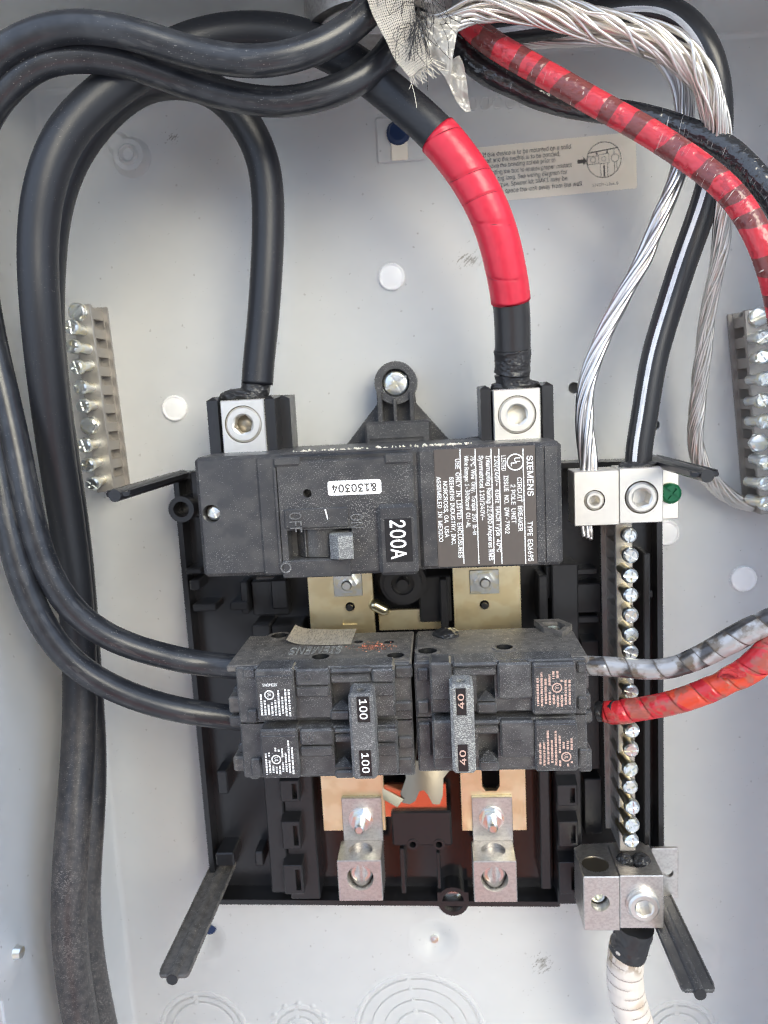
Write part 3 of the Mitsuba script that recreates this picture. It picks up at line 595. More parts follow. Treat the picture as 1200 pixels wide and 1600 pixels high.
# ---------------------------------------------------------------- neutral lugs
N = 'neutral_lug'; e = (67.16,110.3,-66.35,-38.93); mx = (89.27,-53.55,62.0)[0]
s1, s2 = (77.13,-53.68,62.0), (99.81,-53.03,62.0)
m = box(e[0], mx - 0.1, e[2], e[3], 44, 62, 0.4) + box(mx - 0.2, e[1], e[2] + 0.6, e[3] + 0.6, 44, 62.4, 0.4) - cyl(s1[0], s1[1], 50, 70, 5.2) - cyl(s2[0], s2[1], 50, 70, 8.2)
put('block', m, 'aluminium_pale', parent=N)
put('set_screw', socket_screw(4.7, 12, 2.5, 9, 20), 'aluminium_pale', loc=(s1[0], s1[1], 50.6), parent=N)
put('set_screw', socket_screw(7.5, 13, 4.7, 10, 15), 'aluminium_pale', loc=(s2[0], s2[1], 50.6), parent=N)
e = (103.34,122.91,-67.27,-40.16); put('bonding_strap', box(e[0], e[1], e[2], e[3], 43, 46, 0.5), 'aluminium_pale', parent=N)
q = (118.11,-53.53,46.0); put('bonding_screw', slot_head(5.4, 3.4, 1.3, True), 'green_screw', loc=(q[0], q[1], 46.4), rz=-40, parent=N); say(N + '__bonding_screw', 'green bonding screw')
say(N, 'pale silver neutral lug block with two set screws at the top of the neutral bar', 'cable lug')
N = 'neutral_lug_001'; e = (68.28,109.8,-283.7,-253.42); mx = (87.29,-268.1,66.0)[0]; sp_ = (76.97,-268.43,66.0); sq = (98.56,-268.16,66.0)
lx = e[0]
m = box(lx, mx, e[2] - 1, e[3], 38, 66, 0.5) + box(mx - 0.2, e[1], e[2] + 0.8, e[3] + 0.8, 38, 66.5, 0.4)
m = m + hullof((lx, e[3], 40), (e[1], e[3], 40), (e[1] - 4, e[3], 33), (lx + 4, e[3], 36), (lx, e[2] + 3, 40), (e[1], e[2] + 3, 40), (e[1] - 4, e[2] + 3, 33), (lx + 4, e[2] + 3, 36))
h1, h2 = (76.79,-253.42,54.58), (98.14,-253.42,50.77)
m = m - cyl(sp_[0], sp_[1], 50, 80, 4.9) - cyl(sq[0], sq[1], 54, 80, 8.6)
m = m - Manifold.cylinder(5, 7.2, 7.2, 36).rotate([90, 0, 0]).translate([h1[0], e[3] + 2, h1[2]]) - Manifold.cylinder(60, 8.6, 8.6, 40).rotate([90, 0, 0]).translate([h2[0], e[3] + 2, h2[2]])
put('block', m, 'aluminium_worn', parent=N)
put('plug', Manifold.cylinder(6, 7.1, 7.1, 36).rotate([90, 0, 0]).translate([h1[0], e[3] - 0.4, h1[2]]), 'steel_clip', parent=N)
put('set_screw', socket_screw(4.2, 8, 2.3, 5, 30), 'zinc', loc=(sp_[0], sp_[1], 52.5), parent=N)
put('set_screw', cat(socket_screw(8.0, 16, 4.7, 7, 20), ring(0, 0, 11.5, 12.6, 8.5, 7.0)), 'aluminium', loc=(sq[0], sq[1], 55), parent=N)
t = (111.18,125.96,-285.66,-255.2); q = (120.69,-269.98,38.0)
put('side_tab', box(t[0], t[1], t[2], t[3], 35.5, 38, 0.3) - cyl(q[0], q[1], 20, 60, 2.6), 'aluminium_worn', parent=N)
say(N, 'grey worn lug block at the bottom of the neutral bar, holding the white taped cable', 'cable lug')

# ---------------------------------------------------------------- main breaker
MB = 'main_breaker'; F = 92.0
e = (-113.54,56.61,-79.08,-21.64); X0, X1, Y0, Y1 = e
say(MB, 'large black main circuit breaker marked 200A with its switch on', 'circuit breaker')
def slab(px, z0, z1, c=0.6): return box(px[0], px[1], px[2], px[3], z0, z1, c)
body = box(X0, X1, Y0, Y1, 30, F, 1.8)
a = (-75.35,-11.03,-78.75,-21.9); b = (-9.19,54.87,-79.53,-22.06)
mid = box(a[0], a[1], Y0 - 0.4, Y1 - 2.6, 60, 95, 1.6)
rgt = box(b[0], X1 - 0.8, Y0 + 0.6, Y1 - 0.4, 60, 94, 1.6)
lft = (-83.84,-76.87,-77.76,-19.72); stp = box(lft[0], lft[1] + 3, Y0 + 0.2, Y1 - 1.0, 60, 93.6, 1.0)
body = body + mid + rgt + stp
ha = (-70.96,-40.57,-71.6,-57.33)
body = body - Manifold.cube([ha[1] - ha[0], ha[3] - ha[2], 30]).translate([ha[0], ha[2], 84])
sc = (-107.22,-48.43,92.0); body = body - cyl(sc[0], sc[1], 84, 100, 4.3)
hq = (-60.34,-40.29,95.0); body = body - cyl(hq[0], hq[1], 86, 100, 2.0)
rec = (-1.22,44.5,-77.66,-22.87); body = body - box(rec[0] - 0.3, rec[1] + 0.3, rec[2] - 0.3, rec[3] + 0.3, 93.5, 99, 0)
gr = (47.99,48.86,-78.64,-21.5); body = body - box(gr[0], gr[1], Y0 - 5, Y1 + 5, 93.2, 99, 0)
put('case', body, 'black_dusty', 35, parent=MB)
for px_ in ((-74.94,-62.77,-27.04,-22.93), (-23.57,-10.76,-28.19,-23.53)): put('case_tab', slab(px_, 94, 96.6, 0.7), 'black_dusty', parent=MB)
for px_ in ((-75.55,-74.34,-75.77,-27.53), (-72.14,-11.23,-22.18,-21.02)): put('case_seam', slab(px_, 94, 95.6, 0.3), 'black_dusty', parent=MB)
px_ = (-71.71,-41.84,-56.49,-47.2); put('switch_plate', slab(px_, 94, 96.2, 0.5), 'black_dusty', parent=MB)
px_ = (-74.24,-41.96,-78.35,-71.63); put('switch_plate', box(px_[0], px_[1], Y0 - 0.9, px_[3], 93, 95.8, 0.5), 'black_dusty', parent=MB)
px_ = (-28.14,-10.25,-77.81,-46.57); put('rating_block', box(px_[0], px_[1], Y0 - 0.6, px_[3], 90, 99, 1.6), 'black_dusty', parent=MB)
px_ = (-24.96,-12.64,-73.31,-53.07); put('rating_plate', box(px_[0], px_[1], px_[2], px_[3], 99, 99.25, 0.1), 'label_black', parent=MB)
p = (-22.43,-53.75,99.25); q = (-22.74,-71.93,99.25); k = (-14.55,-54.07,99.25)
put('rating_print', letters('200A', (p[0], p[1], 99.25), DOWN, RIGHT, p[1] - q[1], k[0] - p[0] - 1.0, 0.05, True), 'ink_white', False, parent=MB); say(MB + '__rating_print', 'white 200A rating printed on a black plate')
put('case_screw', slot_head(3.7, 2.2, 0.8, True), 'zinc', loc=(sc[0] + 0.3, sc[1] - 0.2, 86), rz=20, parent=MB)
# the switch: a drum behind the opening and the handle on it
dr_ = Manifold.cylinder(ha[3] - ha[2] - 0.6, 13, 13, 48).rotate([90, 0, 0]).translate([(ha[0] + ha[1]) / 2 - 1, ha[3] - 0.3, 78.5])
put('switch_drum', dr_ + box(ha[0] + 7.2, ha[0] + 8.0, ha[2] + 0.5, ha[3] - 0.5, 85, 91.2, 0.2), 'black_dusty', 40, parent=MB)
h = (-46.63,-39.32,-70.77,-58.95); g = (-51.26,-41.33,-72.16,-59.39)
put('switch_handle', hullof((g[0], g[2], 86), (g[1], g[2], 86), (g[0], g[3], 86), (g[1], g[3], 86), (g[0], g[2] + .6, 95), (g[0], g[3] - .6, 95), (h[0], h[2] + .5, 103.4), (h[0], h[3] - .5, 103.4), (h[0] + 0.6, h[2] + 1.0, 104), (h[1] - 0.6, h[2] + 1.0, 104), (h[0] + 0.6, h[3] - 1.0, 104), (h[1] - 0.6, h[3] - 1.0, 104), (h[1], h[2] + .5, 103.4), (h[1], h[3] - .5, 103.4)), 'grey_handle', 20, parent=MB)
def emb(t, p0, p1, hgt, z): return letters(t, (p0[0], p0[1], z), DOWN, RIGHT, p0[1] - p1[1], hgt, 0.9)
p, q = (-69.1,-48.75,96.2), (-69.74,-58.07,96.2); put('embossed_word', emb('OFF', p, q, 5.6, 96.2), 'grey_handle_dark', False, parent=MB)
p, q = (-40.66,-50.69,95.0), (-41.03,-57.29,95.0); put('embossed_word', emb('ON', p, q, 5.6, 95.0), 'grey_handle_dark', False, parent=MB)
p = (-72.48,-74.82,95.8); put('off_mark', lathe([(1.8, 0), (1.9, .5), (2.6, .5), (2.7, 0)], 30), 'grey_handle_dark', 40, loc=(p[0], p[1], 95.8), parent=MB)
e = (-41.76,-36.06,-76.05,-75.28); put('on_mark', box(e[0], e[1], e[2], e[3], 95, 95.5, 0.1), 'black_dusty', parent=MB)
e = (-50.63,-25.78,-41.82,-35.01); put('number_sticker', prism([(e[0] + .8, e[2]), (e[1] - .8, e[2]), (e[1], e[2] + .8), (e[1], e[3] - .8), (e[1] - .8, e[3]), (e[0] + .8, e[3]), (e[0], e[3] - .8), (e[0], e[2] + .8)], 95.02, 95.12), 'paper_white', False, parent=MB); say(MB + '__number_sticker', 'small white sticker with an upside down number')
p, q, k = (-28.03,-36.91,95.1), (-48.72,-36.02,95.1), (-38.88,-40.45,95.1)
put('number', letters('&130304', (p[0], p[1], 95.12), LEFT, DOWN, p[0] - q[0], p[1] - k[1], 0.04, True), 'ink_black', False, parent=MB + '__number_sticker')
e = (-52.61,-51.72,-53.8,-46.95); put('white_mark', hullof(*[((-52.31,-47.97,96.0)[0] + dx, (-52.31,-47.97,96.0)[1] + dy, z) for dx, dy in ((-.3, 0), (.4, 0.2), (.6, -4.2), (1.2, -4.2), (.9, -5.0)) for z in (96.2, 96.26)]), 'ink_white', False, parent=MB)
# rating label
put('rating_label', box(rec[0], rec[1], rec[2], rec[3], 93.3, 93.8, 0.15), 'label_brown', parent=MB); say(MB + '__rating_label', 'brown rating label with lines of white print')
Z = 93.8; pt = []
def col(text, x, ya, yb, hpx, bold=False):
    p, q, r = x
    pt.append(letters(text, (p[0], p[1], Z), DOWN, RIGHT, p[1] - q[1], r, 0.04, bold))
H1 = 2.0
col('SIEMENS', ((40.74,-27.49,93.8), (40.31,-45.89,93.8), 2.7), 0, 0, 0, True)
col('TYPE  EQ6695', ((40.32,-57.72,93.8), (39.88,-76.28,93.8), 2.3), 0, 0, 0, True)
col('CIRCUIT  BREAKER', ((36.18,-37.19,93.8), (35.56,-62.0,93.8), H1), 0, 0, 0, True)
col('2 POLE  UNIT', ((33.21,-40.29,93.8), (32.74,-58.31,93.8), H1), 0, 0, 0, True)
col('ISSUE  NO.  DW-7902', ((30.15,-36.05,93.8), (29.4,-62.96,93.8), H1), 0, 0, 0, True)
col('LISTED', ((29.25,-26.97,93.8), (29.05,-33.96,93.8), 2.0), 0, 0, 0, True)
col('120/240V~  60Hz  HACR Type  40°C', ((26.08,-26.82,93.8), (24.76,-71.5,93.8), H1), 0, 0, 0, True)
col('Interrupting Rating 22,000 Amperes RMS', ((22.33,-26.65,93.8), (20.82,-75.28,93.8), H1), 0, 0, 0, True)
col('Symmetrical 120/240V~', ((19.15,-26.51,93.8), (18.19,-56.24,93.8), H1), 0, 0, 0, True)
col('75°C  Wire  Only.  Torque  250  lb-in', ((15.39,-26.34,93.8), (14.15,-62.97,93.8), 1.9), 0, 0, 0, True)
col('Wire Range: 1-300kcmil  CU-AL', ((12.5,-26.2,93.8), (11.32,-59.56,93.8), 1.9), 0, 0, 0, True)
col('USE  ONLY  IN  LISTED  ENCLOSURES', ((8.39,-27.48,93.8), (6.69,-73.55,93.8), 1.9), 0, 0, 0, True)
col('SIEMENS INDUSTRY, INC.', ((5.46,-35.56,93.8), (4.25,-67.4,93.8), 1.9), 0, 0, 0, True)
col('NORCROSS, GA  USA', ((2.46,-37.49,93.8), (1.44,-63.68,93.8), 1.9), 0, 0, 0, True)
col('ASSEMBLED  IN  MEXICO', ((-0.38,-35.3,93.8), (-1.6,-65.67,93.8), 1.9), 0, 0, 0, True)
for e in ((38.86,39.33,-77.44,-24.26), (28.01,28.48,-77.04,-23.76), (24.52,24.99,-76.91,-23.6), (17.38,17.82,-76.65,-23.28), (10.51,10.95,-76.39,-22.96)): pt.append(tri(box(e[0], e[1], e[2], e[3], Z, Z + 0.04, 0)))
q = (35.5,-30.16,93.8)
pt.append(lathe([(3.3, 0), (3.3, .04), (3.9, .04), (3.9, 0)], 40).apply_translation([q[0], q[1], Z]))
pt.append(letters('U', (q[0] - 0.4, q[1] + 2.1, Z), DOWN, RIGHT, 2.1, 2.6, 0.04, True)); pt.append(letters('L', (q[0] - 1.9, q[1] - 0.1, Z), DOWN, RIGHT, 1.7, 2.6, 0.04, True))
put('print', cat(*pt), 'ink_white', False, parent=MB + '__rating_label')
# crumbs lying on the top edge
rg = np.random.default_rng(4)
put('crumbs', crumbs([(rg.uniform(X0 + 45, X0 + 130), Y1 + 0.4, rg.uniform(78, 91)) for _ in range(110)], 0.75, 3), 'paper_cream', False, parent=MB); say(MB + '__crumbs', 'crumbs of grit on the top edge', kind='stuff')
# the two line lugs with their black ears
for nm, e, sq, er, ez in (('line_lug', (-107.31,-85.15,-20.93,4.59), (-96.18,-7.79,62.0), ((-114.69,-109.07,-21.12,6.66), (-85.25,-80.01,-20.52,6.15), (-84.4,-74.82,-21.12,6.09)), 0), ('line_lug', (28.72,51.71,-22.83,3.03), (40.24,-9.68,62.0), ((22.73,27.78,-22.34,5.4), (52.92,58.23,-23.13,5.72), (25.18,29.43,-23.2,4.89)), 1)):
    m = box(e[0], e[1], e[2] - 8, e[3], 36, 62, 0.5) - cyl(sq[0], sq[1], 50, 80, 9.4)
    k = put(nm, m, 'aluminium_pale', 20, parent=MB)
    put('set_screw', socket_screw(9.0, 9, 5.0, 7, 15 + 25 * ez), 'aluminium_pale', loc=(sq[0], sq[1], 53.4), parent=k)
    put('screw_dirt', lathe([(0, 1.2), (2.0, .9), (4.4, 0.1), (4.6, -1)], 20), 'paper_cream' if ez else 'steel_clip', True, loc=(sq[0], sq[1], 56.2), parent=k)
    for j, x in enumerate(er):
        z1 = 60 if j < 2 else 46
        put('lug_shield', hullof(*[(px__, py__, zz) for zz in (30, z1) for px__ in (x[0], x[1]) for py__ in (x[2] - 6, x[3] - (2 if zz == z1 else 0))] + [(px__, x[3] - 3, z1 + 0) for px__ in (x[0], x[1])] + [((x[0] + x[1]) / 2, x[3], z1 - 3)]), 'black_plastic', 25, parent=MB)

# ---------------------------------------------------------------- branch breakers
VT = -119.6
def branch(nm, label, w, noses, lbls, opens, cuts, plates, hnd, tops, flange, jaws, sgn, ink, amps, windows, hmat):
    """A two pole breaker: case, top plate with holes, two stepped noses, tie bar over the two switches, clamp jaws."""
    say(nm, label, 'circuit breaker')
    x0, x1, y0, y1 = w
    body = box(x0, x1, y0, VT - 0.4, 58, 104, 0.8)
    fl = box(flange[0], flange[1], VT - 3.2, VT, 56, 102.5, 0.6)
    for c, r in tops:
        bore = Manifold.cylinder(34, r, r, 30).rotate([90, 0, 0]).translate([c[0], VT + 4, c[2]])
        body, fl = body - bore, fl + Manifold.cylinder(1.2, r + 1.6, r + 1.6, 30).rotate([90, 0, 0]).translate([c[0], VT + 0.5, c[2]]) - bore
    body = body - Manifold.cube([x1 - x0 + 9, 0.9, 6]).translate([x0 - 4, (y0 + VT) / 2 - 0.6, 101])
    put('case', body, 'black_grimy', 20, parent=nm)
    put('top_plate', fl, 'dusty_top', 25, parent=nm)
    for c, r in tops: put('hole_shade', (Manifold.cylinder(12, r - 0.05, r - 0.05, 30) - Manifold.cylinder(8, r - 0.5, r - 0.5, 30).translate([0, 0, -0.1])).rotate([90, 0, 0]).translate([c[0], VT + 0.3, c[2]]), 'pit_black', parent=nm)  # added near-black sleeve and floor that paint in the shade inside the holes
    for p in plates: put('case_step', box(p[0], p[1], p[2], p[3], 100, p[4], 0.7), 'black_grimy', parent=nm)
    for i, (n, lb, op, ct) in enumerate(zip(noses, lbls, opens, cuts)):
        m = box(n[0], n[1], n[2], n[3], 100, 111.8, 0.8)
        for c in ct: m = m + box(c[0], c[1], c[2], c[3], 104, c[4], 0.9)
        m = m - Manifold.cube([op[1] - op[0], op[3] - op[2], 30]).translate([op[0], op[2], 88])
        m = m + hullof((op[0], op[2], 108), (op[1], op[2], 108), (op[0], op[2] - 0.4, 113.6), (op[1], op[2] - 0.4, 113.6), ((op[0] + op[1]) / 2, op[2] + 2.6, 108))
        k = put('nose', m, 'black_grimy', 20, parent=nm)
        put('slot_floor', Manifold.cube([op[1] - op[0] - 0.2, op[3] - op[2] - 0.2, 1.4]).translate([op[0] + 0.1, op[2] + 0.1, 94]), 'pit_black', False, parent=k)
        put('rating_label', box(lb[0], lb[1], lb[2], lb[3], 114.8, 115.5, 0.3), 'black_dusty', parent=k)
        a, b_ = lb[0] + 1.0, lb[1] - 1.2; c, d_ = lb[2] + 1.6, lb[3] - (5.6 if i == 0 and sgn > 0 else 1.8)
        em = ((lb[0] + 5.6, d_ - 3.4), (lb[0] + 6.4, (c + d_) / 2 - 1))[i] if sgn > 0 else ((lb[0] + 10.2, (c + d_) / 2 + 0.5), (lb[0] + 13.2, c + 4.6))[i]
        fp = fine_print(a, b_, c, d_, 115.5, 9, 11 * i + int(10 + sgn), True, 0.4)
        cc = fp.triangles_center; keep = np.hypot(cc[:, 0] - em[0], cc[:, 1] - em[1]) > 2.9
        ids = np.repeat(keep.reshape(-1, 12).all(1), 12); fp.update_faces(ids)
        ms = [fp, lathe([(1.7, 0), (1.7, .04), (2.3, .04), (2.3, 0)], 30).apply_translation([em[0], em[1], 115.5]), letters('UL', (em[0] - .7, em[1] + 1.1, 115.5), DOWN, RIGHT, 2.2, 1.5, .04, True)]
        if i == 0 and sgn > 0: ms.append(letters('SIEMENS', (lb[0] + 9.5, lb[3] - 3.6, 115.5), LEFT, DOWN, 6.6, 1.3, .04, True))
        put('print', cat(*ms), ink, False, parent=k)
        if sgn < 0:
            mk = [letters('ON', (n[0] + 2.2, (n[2] + n[3]) / 2 - 0.5, 115), RIGHT, UP, 5.6, 3.4, 0.35), letters('OFF', (op[1] + 3.2, (n[2] + n[3]) / 2 - 0.5, 115), RIGHT, UP, 9.0, 3.4, 0.35)]
        else:
            mk = [lathe([(1.1, 0), (1.2, .35), (1.8, .35), (1.9, 0)], 24).apply_translation([(lb[1] + op[0]) / 2 - 1.2, n[3] - 3.6, 115]), tri(box(n[1] - 6.5, n[1] - 3.2, n[3] - 4.0, n[3] - 3.3, 114.9, 115.35, 0))]
        put('raised_marks', cat(*mk), 'black_grimy', False, parent=k)
    hd = hnd
    bar_ = box(hd[0], hd[1], hd[2], hd[3], 108, 126, 1.3) - Manifold.cylinder(9, 2.2, 2.2, 24).rotate([90, 0, 0]).translate([(hd[0] + hd[1]) / 2, hd[3] + 3, 120.5])
    for n in noses: bar_ = bar_ + box(hd[0] + 1, hd[1] - 1, n[2] + 6, n[3] - 3, 96, 110, 0.4)
    for a in windows: bar_ = bar_ - box(a[0] - .3, a[1] + .3, a[2] - .3, a[3] + .3, 125.5, 130, 0)
    k = put('handle_tie', bar_, hmat, 20, parent=nm); say(k, f'grey tie bar joining the two {amps} switch handles')
    for a in windows:
        put('rating_window', box(a[0], a[1], a[2], a[3], 125.2, 125.8, 0.1), 'label_black', parent=k)
        wd, ht = a[1] - a[0], a[3] - a[2]
        if sgn > 0: put('rating_print', letters(amps, (a[0] + wd * .2, a[3] - ht * .10, 125.8), DOWN, RIGHT, ht * .78, wd * .62, .05, True), 'ink_white', False, parent=k)
        else: put('rating_print', letters(amps, (a[1] - wd * .2, a[2] + ht * .24, 125.8), UP, LEFT, ht * .56, wd * .62, .05, True), 'ink_pink', False, parent=k)
    for j in jaws: put('clamp_jaw', box(j[0], j[1], j[2], j[3], j[4], j[5], 0.9), 'dusty_top' if len(j) > 6 else 'black_grimy', parent=nm)
    return nm
def J(e, *a): return tuple(e) + a
BL = branch('branch_breaker', 'dusty black two pole breaker marked 100, on the left', (-98.31,-16.02,-175.39,-120.24),
            ((-86.46,-23.32,-142.74,-118.15), (-86.2,-23.21,-170.69,-146.77)), ((-85.83,-69.04,-141.4,-120.38), (-85.57,-69.48,-169.74,-149.15)),
            ((-52.42,-43.38,-137.69,-125.56), (-52.64,-44.38,-165.48,-153.68)),
            ((J((-86.46,-68.62,-142.23,-117.54), 115), J((-67.76,-52.15,-125.84,-117.99), 115), J((-68.47,-52.75,-131.78,-126.6), 113.8), J((-51.97,-33.15,-120.56,-118.46), 115), J((-52.43,-33.49,-125.68,-121.29), 113.4), J((-33.11,-22.88,-125.15,-118.85), 115), J((-33.6,-23.3,-132.34,-125.98), 113.6), J((-53.17,-44.06,-143.19,-138.58), 113.6)),
             (J((-86.2,-68.75,-170.31,-146.28), 115), J((-67.61,-52.11,-154.37,-146.65), 115), J((-68.33,-52.72,-160.54,-155.55), 113.8), J((-51.64,-32.89,-148.86,-147.02), 115), J((-52.1,-33.23,-154.23,-150.05), 113.4), J((-32.56,-22.8,-153.47,-147.33), 115), J((-33.05,-23.22,-160.94,-154.74), 113.6), J((-52.83,-43.91,-171.53,-167.76), 113.6))),
            (J((-23.13,-15.17,-126.65,-121.12), 106), J((-23.93,-15.91,-142.75,-138.09), 106), J((-23.28,-16.41,-160.99,-155.31), 106), J((-23.86,-16.95,-174.35,-166.06), 105.4), J((-94.73,-88.66,-125.38,-120.4), 105), J((-93.89,-89.0,-146.81,-140.49), 106), J((-94.0,-89.06,-173.79,-164.75), 106)),
            (-42.97,-31.93,-165.86,-126.0),
            (((-86.26,-119.6,58.11), 4.5), ((-59.19,-119.6,93.85), 4.3), ((-23.18,-119.6,94.94), 4.2), ((-43.06,-119.6,72.79), 2.6), ((-27.43,-119.6,74.2), 2.6)), (-102.92,-15.52,-123.35,-119.61),
            (J((-105.58,-95.32,-139.87,-136.56), 70, 86), J((-106.18,-94.73,-147.14,-138.94), 60, 93, 1), J((-106.81,-98.46,-154.93,-149.28), 62, 92), J((-104.12,-94.45,-169.75,-164.37), 66, 90), J((-106.03,-95.74,-177.16,-169.43), 62, 94, 1), J((-96.02,-90.43,-150.05,-138.48), 80, 103), J((-95.88,-91.17,-176.86,-165.04), 80, 103), J((-96.14,-91.79,-134.11,-128.35), 60, 99, 1)),
            1, 'ink_white', '100', ((-39.15,-33.8,-138.94,-127.17), (-39.4,-34.27,-164.07,-152.04)), 'grey_handle_dark')
BR = branch('branch_breaker_001', 'dusty black two pole breaker marked 40, on the right', (-14.38,64.11,-173.59,-119.09),
            ((-7.07,57.45,-141.5,-117.33), (-7.05,57.91,-168.64,-144.54)), ((38.88,56.8,-139.7,-119.53), (39.41,57.25,-167.86,-146.32)),
            ((13.76,21.99,-135.0,-123.65), (13.7,22.6,-163.58,-151.35)),
            ((J((-6.93,2.78,-134.22,-116.58), 115), J((3.35,23.16,-119.06,-116.99), 115), J((3.25,23.18,-123.82,-119.79), 113.4), J((23.23,38.17,-134.41,-117.47), 115), J((38.38,57.45,-142.01,-117.95), 115), J((13.52,22.68,-141.63,-136.19), 113.6)),
             (J((-6.92,2.9,-161.98,-143.92), 115), J((3.48,23.52,-146.38,-144.26), 115), J((3.38,23.54,-151.37,-147.24), 113.4), J((23.59,38.7,-161.98,-144.65), 115), J((38.91,57.91,-169.04,-145.04), 115), J((13.77,23.03,-169.23,-163.98), 113.6))),
            (J((-12.88,-7.59,-128.73,-122.59), 105.4), J((-13.56,-7.94,-144.21,-138.0), 106), J((-13.65,-7.7,-164.96,-148.6), 106), J((59.73,64.01,-126.34,-121.51), 106), J((59.77,64.09,-144.02,-137.9), 105.4), J((59.98,64.34,-171.98,-163.22), 105.6)),
            (1.59,11.86,-163.9,-123.02),
            (((-8.06,-119.6,89.68), 4.6), ((28.72,-119.6,87.12), 4.2)), (-13.56,65.4,-121.94,-117.65),
            (J((61.16,67.09,-138.99,-130.19), 64, 94), J((61.27,67.18,-147.02,-139.46), 66, 98), J((62.8,69.44,-157.3,-151.5), 64, 90), J((62.32,66.54,-166.06,-159.6), 66, 92), J((61.1,67.05,-177.33,-165.8), 70, 100)),
            -1, 'ink_pink', '40', ((4.28,8.42,-136.66,-124.44), (4.17,8.36,-162.7,-150.21)), 'grey_handle')
# on the left breaker's top plate: curled sticker, raised name, rust
s0, s1_, s2_, s3_ = (-79.38,-119.4,74.27), (-46.47,-119.4,77.18), (-46.17,-119.4,51.37), (-79.52,-119.4,48.06)
nx, nz = 26, 10; g = []
for i in range(nx + 1):
    for j in range(nz + 1):
        a, b = i / nx, j / nz
        p = (V(s0) * (1 - a) + V(s1_) * a) * (1 - b) + (V(s3_) * (1 - a) + V(s2_) * a) * b
        lift = 2.6 * max(0, 0.28 - a) ** 2 / 0.0784 + 0.25 + 0.3 * math.sin(a * 5) ** 2
        g.append(p + V([0, lift, 0]))
fc = [[i * (nz + 1) + j, (i + 1) * (nz + 1) + j, (i + 1) * (nz + 1) + j + 1, i * (nz + 1) + j + 1] for i in range(nx) for j in range(nz)]
top = V(g); nn_ = len(top); fcs = V(fc).astype(int)
edge = [(i * (nz + 1)) for i in range(nx + 1)] + [nx * (nz + 1) + j for j in range(1, nz + 1)] + [i * (nz + 1) + nz for i in range(nx - 1, -1, -1)] + [j for j in range(nz - 1, 0, -1)]
side = [[edge[i], edge[(i + 1) % len(edge)], edge[(i + 1) % len(edge)] + nn_, edge[i] + nn_] for i in range(len(edge))]
put('curled_sticker', (np.vstack([top, top - [0, 0.15, 0]]), np.vstack([fcs[:, ::-1], fcs + nn_, V(side).astype(int)])), 'paper_tan', False, parent=BL); say(BL + '__curled_sticker', 'tan paper sticker with a curled end')
p, q, k = (-50.2,-119.55,78.41), (-76.19,-119.55,79.14), (-48.92,-119.55,89.23)
put('raised_name', letters('SIEMENS', (p[0], VT, p[2]), LEFT, (0, 0, 1), p[0] - q[0], k[2] - p[2], 0.5), 'grey_handle', False, parent=BL)
rg = np.random.default_rng(8); c = (-34.42,-119.6,79.64)
put('rust_crumbs', crumbs([(c[0] + rg.normal(0, 4.5), VT + 0.15, c[2] + rg.normal(0, 3.2)) for _ in range(120)], 0.5, 5), 'copper', False, parent=BL); say(BL + '__rust_crumbs', 'orange rust crumbs', kind='stuff')
# the diamond shaped screw pocket and the lump of melted plastic on the right breaker's top plate
d = (56.34,-119.6,65.25); dm = [(d[0] - 9, d[2] - 14), (d[0] + 4, d[2] - 14), (d[0] + 9, d[2] - 4), (d[0] + 2, d[2] + 9), (d[0] - 6, d[2] + 1)]
di = [(d[0] + (a - d[0]) * .62, d[2] + (b - d[2]) * .62) for a, b in dm]
m = (prism([(a, -b) for a, b in dm], 0, 3.2) - prism([(a, -b) for a, b in di], -1, 5)).rotate([-90, 0, 0]).translate([0, VT - 0.3, 0])
put('screw_pocket', m, 'dusty_top', parent=BR)
sm = tri(slot_head(3.2, 2.0, 0.8, True)); sm.apply_transform(trimesh.transformations.rotation_matrix(-math.pi / 2, [1, 0, 0])); put('pocket_screw', sm, 'zinc', loc=(d[0] - .5, VT, d[2] - 3), parent=BR)
d = (1.54,-119.6,64.28); lm = trimesh.creation.icosphere(subdivisions=3, radius=1.0); lm.vertices *= (1 + 0.5 * (meshkit.fbm(lm.vertices * 2.1, 3, 5) - 0.5))[:, None] * V([6.5, 2.8, 7.0]); lm.apply_translation([d[0], VT + 0.6, d[2]]); put('melted_lump', lm, 'compound_black', True, parent=BR)

# ---------------------------------------------------------------- cables
def with_r(pts, r): return [tuple(p[:3]) + (r,) for p in pts]
def run(name, pts, r, secs, seg=28, wob=0.0, step=1.6):
    """One cable in sections (part name, material, from point, to point, extra radius)."""
    q, u = curve(with_r(pts, r), step); ctrl = V([p[:3] for p in pts])
    idx = [int(np.argmin(np.linalg.norm(q[:, :3] - c, axis=1))) for c in ctrl]
    def where(k): i = int(k); f = k - i; return idx[i] if f == 0 else int(idx[i] + f * (idx[i + 1] - idx[i]))
    for n, (pn, mat, a, b, d) in enumerate(secs):
        i, j = where(a), where(b)
        c = q[i:j + 1, :3]; uu = u[i:j + 1] - u[i]; rr = np.full(len(c), r + d)
        bump = (lambda c_, ang, off: wob * (meshkit.fbm((c_[:, None] + off * 5) * 0.16, 3, n + len(name)) - 0.5)) if wob else None
        m, uv = sweep(c, rr, seg, uu, bump)
        put(pn, m, mat, True, uv=uv, parent=name)
